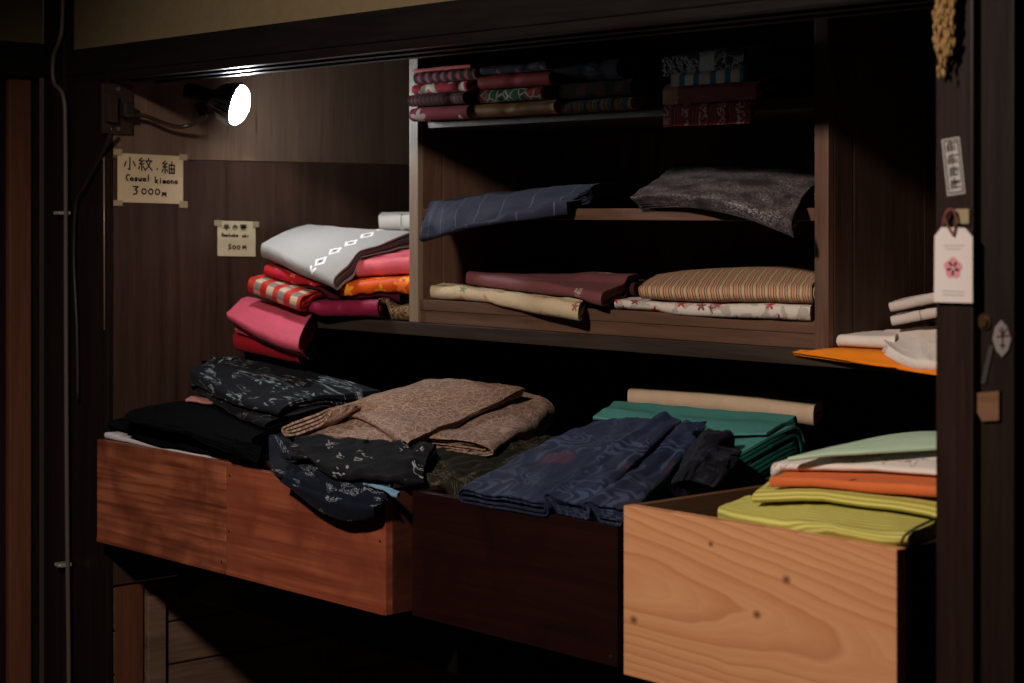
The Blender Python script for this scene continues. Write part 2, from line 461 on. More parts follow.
struct('floor', BX(-4.2, 0.9, -1.6, 2.7, -0.03, 0.0), m_floor)
struct('ceiling', BX(-4.2, 0.9, -1.6, 2.7, 2.5, 2.53), m_plaster)
struct('wall_left', BX(XW-0.03, XW, YF+0.017, YB, 0.7255, 1.4985), m_panel)
bm = bmesh.new(); box(bm, XW-0.03, XW-0.001, YF+0.017, YB, 1.5, 1.95, 0.001)
struct('wall_left', bm, wood('pale_brown_panel', (0.078, 0.046, 0.032), (0.15, 0.097, 0.068), 'Z', 1.2, 0.32, 0.55))
bm = bmesh.new(); z = 0.0
while z < 0.72:                                     # horizontal planks below the deck
    box(bm, XW-0.03, XW-0.002, YF+0.02, YB, z+0.002, min(z+0.078, 0.725), 0.002); z += 0.08
struct('wall_left', bm, m_planks)
bm = bmesh.new(); box(bm, XW-0.002, XW+0.006, YF+0.02, YF+0.075, 0, 0.72, 0.001); struct('trim_1', bm, m_red)
bm = bmesh.new(); box(bm, XW-0.002, XW+0.012, YF+0.082, YF+0.12, 0, 0.695, 0.002); struct('trim_2', bm, m_planks)
bm = bmesh.new(); box(bm, XW-0.002, XW+0.012, YF+0.48, YF+0.515, 0, 0.70, 0.002); struct('trim_3', bm, m_planks)
struct('wall_back', BX(XW-0.03, -1.0, YB, YB+0.03, 0, 1.95), m_frame)
struct('wall_right', BX(-1.19, -1.16, YF+0.1, YB, 0, 1.95), m_frame)
struct('ceiling', BX(XW-0.03, -1.1, YF+0.05, YB, 1.95, 1.98), m_frame)
# front: plaster above the lintel, corner post, jamb, right post
struct('wall_front', BX(-3.14, 0.9, YF+0.012, YF+0.05, 1.703, 2.5), m_plaster)
bm = bmesh.new()
box(bm, -3.14, -1.05, YF, YF+0.13, 1.655, 1.703, 0.002)
for k, y in enumerate((YF+0.012, YF+0.062, YF+0.112)): box(bm, -3.14, -1.05, y-0.009, y+0.009, 1.640, 1.660, 0.003)
struct('trim_4', bm, m_beam)
struct('trim_5', BX(-3.217, -3.14, YF-0.01, YF+0.09, 0, 2.5, bev=0.003), m_frame)
struct('trim_6', BX(-3.14, XW, YF+0.004, YF+0.0165, 0, 1.655, bev=0.002), m_frame)
bm = bmesh.new(); box(bm, XP, P(973, 300, Y=YF).x, YF, YF+0.10, 0, 2.5, 0.003); struct('trim_7', bm, wood('post_wood', (0.011, 0.005, 0.004), (0.023, 0.010, 0.0075), 'Z', 1.0, 0.42, 0.3))
bm = bmesh.new(); box(bm, P(973, 300, Y=YF).x+0.001, P(1014, 300, Y=YF+0.012).x, YF+0.012, YF+0.10, 0, 2.5, 0.002)
struct('trim_8', bm, wood('door_stile', (0.008, 0.0042, 0.0034), (0.015, 0.008, 0.006), 'Z', 1.0, 0.45, 0.25))
xr = P(1014, 300, Y=YF+0.012).x
struct('wall_right', BX(xr+0.002, 0.9, YF+0.10, YF+0.12, 0, 2.5), plain('dark_beyond_post', (0.004, 0.003, 0.003), 0.8, 0.1))  # near-black panel: the darkness beyond the post put into its colour
# room's left side: panelled wall with a red-brown slat, plaster above
struct('wall_left', BX(-3.27, -3.217, -1.6, YF-0.012, 1.72, 2.5), m_plaster)
bm = bmesh.new(); box(bm, -3.275, -3.205, -1.6, YF-0.012, 1.655, 1.718, 0.002); struct('trim_9', bm, m_beam)
bm = bmesh.new(); y = YF-0.012
for w in (0.04, 0.05, 0.05, 0.06, 0.06, 0.06): box(bm, -3.26, -3.228, y-w+0.002, y, 0, 1.655, 0.002); y -= w
box(bm, -3.262, -3.23, -1.6, y, 0, 1.655, 0.002)
struct('wall_left', bm, m_frame)
ya = P(30, 300, X=-3.22).y; yb = P(8, 300, X=-3.22).y
bm = bmesh.new(); box(bm, -3.232, -3.214, yb, ya, 0, 1.65, 0.003); struct('trim_10', bm, m_red)

# deck and mid shelf
t = thing('storage_deck', 'dark timber closet deck carrying the row of four drawers', 'shelf', (-2.1, 2.1, 0.73))
obj('deck_board', BX(XW+0.001, -1.192, 1.80, YB-0.002, ZD-0.03, ZD), m_frame, t)
bm = bmesh.new(); box(bm, XW+0.014, -1.192, 1.86, 1.90, 0.69, ZD-0.0305, 0.006); obj('front_rail', bm, m_beam, t)
t = thing('closet_shelf', 'dark timber shelf above the drawers carrying the open cabinet', 'shelf', (-2.1, 2.3, ZS-0.024))
bm = bmesh.new(); box(bm, XW+0.001, -1.192, YS-0.004, YB-0.002, ZS-0.022, ZS, 0.0012); obj('shelf_board', bm, m_shelf, t)
bm = bmesh.new(); box(bm, XW+0.001, XW+0.02, YS+0.03, YB-0.01, ZS-0.05, ZS-0.0225, 0.001); obj('cleat', bm, m_frame, t)

# open display cabinet
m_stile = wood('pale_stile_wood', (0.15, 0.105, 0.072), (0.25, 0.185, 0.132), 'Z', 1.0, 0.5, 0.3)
m_cab_shaded = wood('cabinet_wood_shaded', (0.042, 0.021, 0.014), (0.10, 0.053, 0.036), 'Z', 1.0, 0.5, 0.3)  # cabinet wood darkened: shade of the right side in grazing light, in the colour
CL, CR, ZC = -2.5395, -1.6214, 1.752
CT = 0.024; CDP = 0.36
t = thing('display_cabinet', 'open brown wooden cabinet with two shelves standing on the closet shelf', 'cabinet', ((CL+CR)/2, YS+0.2, ZS))
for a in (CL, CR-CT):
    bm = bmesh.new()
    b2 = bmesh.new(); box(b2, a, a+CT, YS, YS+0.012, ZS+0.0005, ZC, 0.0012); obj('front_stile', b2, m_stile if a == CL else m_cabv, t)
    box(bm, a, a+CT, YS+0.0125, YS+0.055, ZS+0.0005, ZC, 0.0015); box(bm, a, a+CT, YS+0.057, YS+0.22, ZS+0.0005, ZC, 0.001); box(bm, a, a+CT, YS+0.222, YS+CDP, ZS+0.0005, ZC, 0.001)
    obj('side_panel', bm, m_cabv if a == CL else m_cab_shaded, t)
bm = bmesh.new(); box(bm, CL+CT, CR-CT, YS+0.004, YS+CDP-0.01, 1.232, 1.25, 0.001); obj('bottom_board', bm, m_cab, t)
bm = bmesh.new(); box(bm, CL+CT, CR-CT, YS+0.006, YS+0.026, ZS+0.0005, 1.2315, 0.001); obj('bottom_rail', bm, m_cab, t)
for z0, z1 in ((1.389, 1.407), (1.546, 1.563)):
    bm = bmesh.new(); box(bm, CL+CT, CR-CT, YS+0.008, YS+CDP-0.01, z0, z1, 0.0012); obj('shelf', bm, m_cab, t)
obj('top_board', BX(CL+CT, CR-CT, YS+0.004, YS+CDP-0.01, ZC-0.02, ZC), m_cab, t)
bm = bmesh.new()
for k in range(4):
    w = (CR-CL-2*CT)/4; box(bm, CL+CT+k*w+0.0007, CL+CT+(k+1)*w-0.0007, YS+CDP-0.0095, YS+CDP, ZS+0.001, ZC, 0.0006)
obj('back_panel', bm, m_cabv, t)

# drawers
def pine():
    n = NT('pale_pine'); o = n.tc.outputs['Object']
    s = n.sep(o)
    w = n.noise(n.map(o, (3.0, 2.0, 11.0)), 1.0, 3, 0.3)
    zc = n.math('ADD', n.math('MULTIPLY', s[0], -0.10), 0.108)
    dz = n.math('SUBTRACT', s[2], zc)
    k = n.math('ADD', n.math('MULTIPLY', n.math('MULTIPLY', dz, dz), 52.0), n.math('MULTIPLY', s[0], 0.55))
    k = n.math('ADD', k, n.math('MULTIPLY', w, 0.30))
    ring = n.math('FRACT', n.math('MULTIPLY', k, 9.0))
    ring2 = n.math('FRACT', n.math('MULTIPLY', k, 3.7))
    fine = n.noise(n.map(o, (5, 60, 210)), 1.5, 3, 0.3)
    c = n.ramp(ring, [(0.0, (0.70, 0.375, 0.19)), (0.6, (0.63, 0.315, 0.15)), (0.93, (0.50, 0.215, 0.095)), (1.0, (0.67, 0.35, 0.18))])
    c = n.mix(n.math('MULTIPLY', ring2, 0.35), c, (0.50, 0.20, 0.095))
    c = n.mix(n.math('MULTIPLY', fine, 0.30), c, (0.50, 0.23, 0.11))
    c = n.mix(n.math('MULTIPLY', n.math('FRACT', n.math('MULTIPLY', k, 31.0)), 0.22), c, (0.44, 0.19, 0.09))
    core = n.math('LESS_THAN', n.math('ABSOLUTE', dz), 0.035)
    big = n.noise(n.map(o, (1.5, 1, 7)), 2.2, 2)
    c = n.mix(n.ramp(big, [(0.48, (0, 0, 0)), (0.7, (0.55, 0.55, 0.55))]), c, (0.50, 0.195, 0.09))
    for kx, kz, r in ((-0.063, 0.186, 0.006), (0.055, 0.16, 0.009), (0.01, 0.112, 0.009), (-0.193, 0.073, 0.009)):
        d = n.math('ADD', n.math('POWER', n.math('SUBTRACT', s[0], kx), 2.0), n.math('MULTIPLY', n.math('POWER', n.math('SUBTRACT', s[2], kz), 2.0), 1.6))
        d = n.math('SQRT', d)
        c = n.mix(n.ramp(n.math('MULTIPLY', d, 1.0/r), [(0.1, (1, 1, 1)), (1.0, (0, 0, 0))]), c, (0.13, 0.055, 0.022))
    n.bump(fine, 0.1, 0.001)
    return n.done(c, 0.42, 0, 0.4)
def redwood(name, a, b, grime, seed):
    n = NT(name); o = n.map(n.tc.outputs['Object'], (1, 1, 1), (0, 0, 0), (seed, seed*0.7, 0))
    g = n.noise(n.map(o, (3, 20, 60), (0, 0.12, 0)), 1.3, 4, 0.6); g2 = n.noise(o, 9, 4, 0.5)
    c = n.ramp(g, [(0.3, a), (0.7, b)])
    c = n.mix(n.ramp(g2, [(0.45, (0, 0, 0)), (0.7, (0.8, 0.8, 0.8))]), c, grime)
    n.bump(g, 0.12, 0.001)
    return n.done(c, 0.38, 0, 0.45)
m_pine = pine()
m_dr1 = redwood('worn_red_wood', (0.12, 0.030, 0.016), (0.46, 0.145, 0.07), (0.10, 0.024, 0.014), 1.0)
m_dr2 = redwood('smooth_red_wood', (0.20, 0.045, 0.024), (0.37, 0.105, 0.052), (0.17, 0.036, 0.02), 4.0)
m_dr3 = redwood('dark_maroon_wood', (0.010, 0.0026, 0.0024), (0.018, 0.0042, 0.0034), (0.008, 0.0022, 0.002), 8.0)
m_inner = wood('drawer_inner', (0.10, 0.045, 0.025), (0.19, 0.09, 0.05), 'Y', 1.0, 0.5, 0.3)
m_nail = plain('nail_metal', (0.45, 0.36, 0.28), 0.35, 0.5, 1.0)
def drawer(label, X0, X1, yf, ztop, zb, mat, matside, ft=0.014, nails=(), beadx=True, dep=0.62, right=None):
    o = thing('drawer', label, 'drawer', ((X0+X1)/2, yf+dep/2, ZD), 'drawers in the row on the closet deck')
    bm = bmesh.new(); box(bm, X0, X1, yf, yf+ft, ZD+0.0005, ztop, 0.0012)
    if beadx: box(bm, X0+0.002, X1-0.002, yf-0.0025, yf+0.001, ZD+0.001, ZD+0.008, 0.001)
    obj('front_panel', bm, mat, o)
    for a in (X0, X1-0.011): obj('side_panel', BX(a, a+0.011, yf+ft, yf+dep, ZD+0.0005, ztop, bev=0.001), right if right and a > X0 else matside, o)
    obj('back_panel', BX(X0+0.011, X1-0.011, yf+dep-0.011, yf+dep, ZD+0.0005, ztop-0.01), matside, o)
    obj('bottom_panel', BX(X0+0.011, X1-0.011, yf+ft, yf+dep-0.011, zb-0.01, zb), matside, o)
    for nx, nz in nails:
        b2 = bmesh.new(); tube(b2, [(nx, yf-0.001, nz), (nx, yf+0.004, nz)], 0.0022, 8); obj('nail', b2, m_nail, o)
    return o
Y1 = 1.69; ZT = 0.995
x1 = P(97, 437, Y=Y1).x; x2 = P(226, 462, Y=Y1).x; x3 = P(385.5, 497, Y=Y1).x
drawer('red brown drawer with blotchy worn front at the left end of the row', x1, x2-0.001, Y1, ZT, 0.945, m_dr1, m_inner, nails=((x2-0.012, ZD+0.02),))
drawer('smooth reddish drawer with navy cloth hanging over its front', x2+0.001, x3, Y1, ZT-0.004, 0.945, m_dr2, redwood('side_red_wood', (0.05, 0.015, 0.010), (0.085, 0.027, 0.017), (0.036, 0.010, 0.007), 2.0),
       nails=((x3-0.012, ZT-0.02), (x3-0.012, ZT-0.075), (x2+0.012, ZT-0.02), (x2+0.01, ZT-0.11)))
x4 = P(412, 492, Y=1.72).x; x5 = P(617, 526, Y=1.72).x
drawer('dark maroon drawer between the reddish drawer and the pale pine drawer', x4, x5, 1.72, ZT, 0.945, m_dr3, m_dr3, nails=((x5-0.012, ZD+0.012),), beadx=False)
x6 = P(623.5, 505, Y=1.70).x; x7 = P(896.5, 545, Y=1.70).x
drawer('tall pale pine drawer beside the right post', x6, x7, 1.70, 1.028, 0.965, m_pine, wood('pine_side', (0.11, 0.055, 0.028), (0.2, 0.105, 0.055), 'Y', 1.0, 0.5, 0.3), 0.018, beadx=False, right=wood('shaded_pine_side', (0.006, 0.004, 0.004), (0.012, 0.008, 0.007), 'Y', 1.0, 0.5, 0.3))  # right side coloured near black to stand for its unlit face

# levels on which textiles rest
lev_fill('left', XW, CL, YS, YB, ZS); lev_fill('right', CR, -1.0, YS, YB, ZS)
for nm, z in (('bot', 1.25), ('mid', 1.407), ('top', 1.5635)): lev_fill(nm, CL+CT, CR-CT, YS+0.006, YS+CDP, z)
for X0, X1, yf, zt, zb in ((x1, x2, Y1, ZT, 0.945), (x2, x3, Y1, ZT-0.004, 0.945), (x4, x5, 1.72, ZT, 0.945), (x6, x7, 1.70, 1.028, 0.965)):
    lev_fill('deck', X0, X1, yf, yf+0.62, zb); lev_fill('deck', X0, X1, yf, yf+0.016, zt)
    for a in (X0, X1-0.011): lev_fill('deck', a, a+0.011, yf, yf+0.62, zt)
def cl_left(p): p[..., 0] = np.clip(p[..., 0], XW+0.002, np.where(p[..., 1] > YS-0.004, CL-0.002, 9)); p[..., 1] = np.minimum(p[..., 1], YB-0.01)
def cl_cab(p):
    ins = p[..., 1] > YS-0.004
    p[..., 0] = np.where(ins, np.clip(p[..., 0], CL+CT+0.001, CR-CT-0.001), p[..., 0]); p[..., 1] = np.minimum(p[..., 1], YS+CDP-0.012)
def cl_right(p): p[..., 0] = np.where(p[..., 1] > YS-0.004, np.clip(p[..., 0], CR+0.0015, -1.195), p[..., 0])
def cl_deck(p): p[..., 0] = np.clip(p[..., 0], XW+0.002, -1.2); p[..., 1] = np.minimum(p[..., 1], YB-0.01)
CLAMP.update(left=cl_left, right=cl_right, bot=cl_cab, mid=cl_cab, top=cl_cab, deck=cl_deck)
# ------------------------------------------------------------------ textiles: palette
def C(*rgb): return tuple((c/255/12.92 if c/255 <= 0.04045 else ((c/255+0.055)/1.055)**2.4) for c in rgb)
M = {}
def greyf(n, uv):
    q = n.sep(uv)
    du = n.math('ABSOLUTE', n.math('SUBTRACT', n.math('MULTIPLY', n.math('FRACT', n.math('MULTIPLY', q[0], 1/0.042)), 0.042), 0.021))
    dv = n.math('ABSOLUTE', n.math('SUBTRACT', q[1], 0.185))
    d = n.math('ADD', n.math('ADD', du, n.math('MULTIPLY', dv, 1.25)), n.math('MULTIPLY', n.noise(uv, 140, 1), 0.006))
    return n.mix(n.math('LESS_THAN', d, 0.0215), C(150, 147, 145), n.mix(n.math('LESS_THAN', d, 0.0135), C(226, 224, 222), n.mix(n.math('LESS_THAN', d, 0.007), C(150, 148, 148), C(58, 54, 58))))
M['grey'] = fab('pale_grey_silk', greyf, 0.85)
M['grey2'] = fab('light_grey_cotton', f_plain(C(165, 160, 156)))
M['pinkup'] = fab('salmon_pink_silk', f_plain(C(205, 92, 104)), 0.55)
M['orange'] = fab('orange_figured_silk', f_flower(C(205, 80, 22), [C(235, 150, 40), C(240, 120, 50)], None, 26, 0.7, 0.4), 0.55)
M['redpat'] = fab('red_figured_silk', f_flower(C(165, 28, 35), [C(215, 110, 100), C(150, 20, 60)], None, 40, 0.6, 0.4), 0.6)
M['check'] = fab('red_check_silk', f_check([C(170, 36, 32), C(186, 166, 140), C(180, 56, 44), C(124, 116, 108)], 0.015, 0.02), 0.6)
M['magenta'] = fab('magenta_silk', f_plain(C(130, 30, 62)), 0.55)
M['plum'] = fab('dark_plum_silk', f_plain(C(70, 14, 34)), 0.6)
M['pink'] = fab('rose_pink_silk', f_plain(C(198, 82, 104)), 0.6)
M['red'] = fab('crimson_silk', f_plain(C(150, 26, 36)), 0.6)
M['dlin0'] = fab('dark_lining', f_plain(C(96, 84, 88)), 0.7)
M['tweed'] = fab('brown_tweed', f_lines(C(52, 36, 26), C(140, 110, 80), 60, 0.06, 0.35), 0.95)
# ------------------------------------------------------------------ left pile on the shelf
G = 'textiles in the pile at the left end of the shelf'
cloth('folded_kimono', 'crimson folded cloth hanging lowest over the shelf edge at left', 'kimono', M['red'],
      dict(lev='left', tmax=1.15, maxlift=0.014, rows=[[(232, 337, 'Y', 1.955), (296, 352, 'Y', 1.96)], [(242, 318, 'Y', 2.03), (302, 326, 'Y', 2.03)]], T=0.03, n=3, seed=3, wr=0.002), G)
cloth('folded_kimono', 'rose pink kimono drooping over the shelf edge at left', 'kimono', M['pink'],
      dict(lev='left', tmax=1.15, maxlift=0.014, rows=[[(226, 318, 'Y', 1.925), (262, 338, 'Y', 1.92), (296, 350, 'Y', 1.93)],
                 [(234, 303, 'Y', 1.965), (275, 317, 'Y', 1.965), (304, 327, 'Y', 1.97)],
                 [(253, 294, 'Y', 2.05), (285, 301, 'Y', 2.05), (318, 306, 'Y', 2.06)]], T=0.046, n=4, seed=5, wr=0.002, jit=0.006, gap=0.62), G, inner=M['red'])
cloth('folded_cloth', 'magenta folded cloth below the orange one in the left pile', 'cloth', M['magenta'],
      dict(lev='left', tmax=1.15, maxlift=0.014, rows=[[(300, 302, 'Y', 2.0), (378, 300, 'Y', 2.03)], [(330, 290, 'Y', 2.2), (420, 290, 'Y', 2.25)]], T=0.03, n=3, seed=7, wr=0.003), G)
cloth('cloth_roll', 'dark brown speckled cloth tucked against the cabinet at shelf level', 'cloth', M['tweed'],
      dict(lev='left', tmax=1.15, maxlift=0.014, rows=[[(378, 306, 'Y', 2.05), (408, 304, 'Y', 2.05)], [(395, 302, 'Y', 2.2), (425, 302, 'Y', 2.2)]], T=0.03, n=3, seed=8, wr=0.004, freq=60), G)
cloth('folded_cloth', 'red, cream and grey checked cloth above the rose pink kimono', 'cloth', M['check'],
      dict(lev='left', tmax=1.15, maxlift=0.014, rows=[[(248, 277, 'Y', 1.97), (300, 297, 'Y', 1.97)], [(285, 268, 'Y', 2.1), (345, 283, 'Y', 2.12)]], T=0.026, n=3, seed=9, wr=0.002), G)
cloth('folded_cloth', 'dark plum cloth sticking out behind the checked cloth', 'cloth', M['plum'],
      dict(lev='left', tmax=1.15, maxlift=0.014, rows=[[(305, 293, 'Y', 2.02), (400, 294, 'Y', 2.06)], [(330, 284, 'Y', 2.2), (430, 284, 'Y', 2.25)]], T=0.014, n=2, seed=10, wr=0.002), G)
cloth('folded_cloth', 'crimson figured cloth peeking out under the left side of the grey kimono', 'cloth', M['redpat'],
      dict(lev='left', tmax=1.15, maxlift=0.014, rows=[[(264, 266, 'Y', 2.0), (325, 284, 'Y', 2.02)], [(285, 256, 'Y', 2.12), (345, 265, 'Y', 2.15)]], T=0.024, n=3, seed=11, wr=0.002), G)
cloth('folded_cloth', 'bright orange figured cloth in the pile beside the cabinet', 'cloth', M['orange'],
      dict(lev='left', tmax=1.15, maxlift=0.014, rows=[[(338, 283, 'Y', 2.02), (410, 277, 'Y', 2.06)], [(360, 270, 'Y', 2.15), (430, 266, 'Y', 2.2)]], T=0.03, n=4, seed=12, wr=0.003, gap=0.7), G)
cloth('folded_cloth', 'salmon pink silk cloth directly under the grey kimono', 'cloth', M['pinkup'],
      dict(lev='left', tmax=1.15, maxlift=0.014, rows=[[(352, 261, 'Y', 2.05), (412, 257, 'Y', 2.07)], [(372, 249, 'Y', 2.18), (430, 247, 'Y', 2.2)]], T=0.03, n=3, seed=13, wr=0.005), G)
cloth('folded_kimono', 'pale grey kimono with small dark motif on top of the left pile', 'kimono', M['grey'],
      dict(lev='left', tmax=1.15, maxlift=0.014, rows=[[(259, 244, 'Y', 2.0), (293, 262, 'Y', 1.99), (331, 281, 'Y', 1.98)],
                 [(283, 232, 'Y', 2.07), (325, 241, 'Y', 2.07), (367, 251, 'Y', 2.08)],
                 [(311, 223, 'Y', 2.15), (360, 226, 'Y', 2.17), (418, 229, 'Y', 2.22)]], T=0.028, n=3, seed=14, wr=0.002, jit=0.008, gap=0.7), G, inner=M['dlin0'])
cloth('folded_cloth', 'small light grey cloth lying behind the grey kimono against the cabinet', 'cloth', M['grey2'],
      dict(lev='left', tmax=1.15, maxlift=0.014, rows=[[(377, 215, 'Y', 2.22), (425, 214, 'Y', 2.24)], [(381, 211, 'Y', 2.3), (432, 210, 'Y', 2.32)]], T=0.03, n=1, seed=15, wr=0.001), G)

# ------------------------------------------------------------------ cabinet, top shelf
G = 'folded textiles stacked on the top cabinet shelf'
YT = 2.043
M['t1a'] = fab('rose_flower', f_flower(C(150, 40, 55), [C(215, 190, 180), C(170, 60, 75)], None, 18, 0.75, 0.36), 0.8)
M['t1b'] = fab('dark_red_dotted', f_stripes([(0, C(74, 16, 24)), (0.9, C(150, 90, 70))], 0.011), 0.8)
M['t1c'] = fab('red_big_flower', f_flower(C(190, 30, 52), [C(230, 215, 190)], C(180, 30, 50), 13, 0.9, 0.42), 0.8)
M['t1d'] = fab('black_pink_stripe', f_stripes([(0, C(20, 16, 18)), (0.5, C(170, 74, 84)), (0.92, C(60, 30, 34))], 0.021), 0.8)
M['t1e'] = fab('pink_plain', f_plain(C(205, 95, 100)), 0.8)
M['t2a'] = fab('mustard', f_plain(C(150, 100, 26)), 0.55)
M['t2b'] = fab('green_leaf', lambda n, uv: n.mix(n.math('LESS_THAN', n.vor(uv, 55, 'DISTANCE_TO_EDGE')[0], 0.06),
        n.ramp(n.math('FRACT', n.math('ADD', n.math('MULTIPLY', n.sep(uv)[1], 7.0), 0.0)), [(0, C(175, 62, 58)), (0.16, C(34, 92, 52)), (0.82, C(175, 62, 58))], True), C(190, 190, 165)), 0.8)
M['t2c'] = fab('lacquer_red', f_plain(C(165, 34, 36)), 0.7)
M['t2d'] = fab('navy_pink_floral', f_flower(C(34, 32, 52), [C(170, 70, 76), C(150, 90, 90)], None, 24, 0.6, 0.4), 0.8)
M['t3a'] = fab('gold_black_stripe', f_stripes([(0, C(120, 84, 56)), (0.35, C(30, 28, 30)), (0.42, C(160, 120, 80)), (0.5, C(70, 74, 78)), (0.85, C(30, 26, 26))], 0.03), 0.85)
M['t3b'] = fab('dark_plaid', f_check([C(90, 26, 30), C(45, 18, 22), C(60, 22, 26), C(30, 14, 18)], 0.018, 0.02), 0.85)
M['t3c'] = fab('blue_black', f_lines(C(28, 30, 44), C(60, 62, 74), 22, 0.03, 0.5), 0.85)
M['t4a'] = fab('red_kasuri', lambda n, uv: n.mix(n.math('MULTIPLY', n.math('LESS_THAN', n.math('FRACT', n.math('MULTIPLY', n.sep(uv)[1], 28.0)), 0.42), n.math('GREATER_THAN', n.noise(n.map(uv, (90, 160, 1)), 1.0, 1), 0.52)),
        f_stripes([(0, C(150, 30, 44)), (0.5, C(115, 18, 32)), (0.62, C(170, 110, 110)), (0.66, C(130, 24, 38)), (0.8, C(165, 90, 95)), (0.84, C(140, 26, 40))], 0.036)(n, uv), C(205, 180, 170)), 0.85)
M['t4b'] = fab('dark_red_tan_end', lambda n, uv: n.mix(n.math('LESS_THAN', n.sep(uv)[1], 0.03), C(130, 26, 34), C(175, 120, 84)), 0.7)
M['t4c'] = fab('white_blue_stripe', f_stripes([(0, C(205, 196, 180)), (0.6, C(24, 110, 150))], 0.028), 0.8)
M['t4o'] = fab('burnt_orange', f_plain(C(150, 66, 36)), 0.8)
M['t4d'] = fab('black_white_figured', lambda n, uv: n.mix(n.math('MULTIPLY', n.math('GREATER_THAN', n.sep(uv)[1], 0.075), n.math('LESS_THAN', n.sep(uv)[1], 0.098)),
        f_lines(C(22, 22, 26), C(165, 165, 165), 34, 0.05, 0.42)(n, uv), C(190, 190, 190)), 0.8)
def stack(z, items, dep=0.27, Yf=YT, dz=0.0):
    for i, (px0, px1, T, mat, name, lab, kw) in enumerate(items):
        z += T
        d = dict(clamp='top', rows=rect(px0, px1, 100, Yf+kw.pop('dy', 0), dep, zt=z, dz=dz+kw.pop('dz', 0)), T=T*0.97, n=kw.pop('n', 2), seed=len(bpy.data.objects), wr=kw.pop('wr', 0.0012), jit=0.006, edge=0.003, na=14, nb=24)
        d.update(kw); cloth(name, lab, 'cloth', M[mat], d, G)
stack(1.5555, [
    (408, 467, 0.0255, 't1a', 'folded_cloth', 'rose cloth with white flowers at the bottom of the leftmost top stack', dict(dy=-0.015)),
    (407, 462, 0.0215, 't1b', 'folded_cloth', 'dark red cloth with a dotted line, second from bottom of leftmost top stack', dict(dy=-0.02)),
    (411, 465, 0.0185, 't1c', 'folded_cloth', 'bright red cloth with a big cream flower in the leftmost top stack', dict(dy=-0.012)),
    (412, 474, 0.0200, 't1d', 'folded_cloth', 'black and pink striped cloth near the top of the leftmost top stack', dict(dy=-0.012)),
    (412, 470, 0.0085, 't1e', 'folded_cloth', 'thin plain pink cloth on top of the leftmost top stack', dict(n=1))], 0.26, 2.04, 0.016)
stack(1.5555, [
    (469, 553, 0.0245, 't2a', 'folded_cloth', 'mustard gold cloth at the bottom of the second top stack', dict(wr=0.003)),
    (477, 540, 0.0225, 't2b', 'folded_cloth', 'green leaf patterned cloth with red ends in the second top stack', dict()),
    (477, 547, 0.0245, 't2c', 'folded_cloth', 'plain lacquer red cloth above the green leaf cloth', dict()),
    (480, 546, 0.0145, 't2d', 'folded_cloth', 'navy cloth with pink flowers topping the second top stack', dict())], 0.26, 2.028, 0.016)
stack(1.5555, [
    (559, 630, 0.0215, 't3a', 'folded_cloth', 'brown, black and gold striped cloth at the bottom of the third stack', dict()),
    (558, 628, 0.0275, 't3b', 'folded_cloth', 'dark red plaid cloth above the brown striped cloth', dict()),
    (552, 616, 0.034, 't3c', 'folded_cloth', 'blue black cloth in shadow on top of the third stack', dict())], 0.26, 2.034, 0.016)
def tiltrow(px0, px1, y, Yf, dz=0.03, dep=0.25):
    a, b = P(px0, y, Y=Yf), P(px1, y, Y=Yf); z = (a.z+b.z)/2; a.z = b.z = z
    return [[a, b], [a+Vector((0, 0.06, dz)), b+Vector((0, 0.06, dz))], [a+Vector((0, dep, dz*1.15)), b+Vector((0, dep, dz*1.15))]]
cloth('folded_cloth', 'red cloth with pale woven bands drooping over the top shelf edge', 'cloth', M['t4a'], dict(clamp='top', vert=1.0, rows=tiltrow(663, 750, 112, 2.03, 0.032), T=0.023, n=3, seed=41, wr=0.001, na=16, nb=24), G)
cloth('folded_cloth', 'dark red cloth with a tan end, second in the fourth top stack', 'cloth', M['t4b'], dict(clamp='top', vert=1.0, rows=tiltrow(663, 756, 89, 2.03, 0.022), T=0.022, n=2, seed=42, wr=0.001, na=16, nb=24), G)
cloth('folded_cloth', 'thin burnt orange cloth in the fourth top stack below the blue striped one', 'cloth', M['t4o'], dict(clamp='top', vert=1.0, rows=tiltrow(674, 752, 84.5, 2.034, 0.018), T=0.007, n=1, seed=43, wr=0.001, na=16, nb=24), G)
cloth('folded_cloth', 'white cloth with blue stripes in the fourth top stack', 'cloth', M['t4c'], dict(clamp='top', vert=1.0, rows=tiltrow(672, 742, 74.5, 2.03, 0.016), T=0.016, n=1, seed=44, wr=0.001, na=16, nb=24), G)
cloth('cloth_roll', 'black and white figured cloth with a white band topping the fourth stack', 'cloth', M['t4d'], dict(clamp='top', vert=1.0, rows=tiltrow(663, 742, 52, 2.034, 0.01, 0.2), T=0.034, n=3, seed=45, wr=0.004, na=16, nb=24), G)

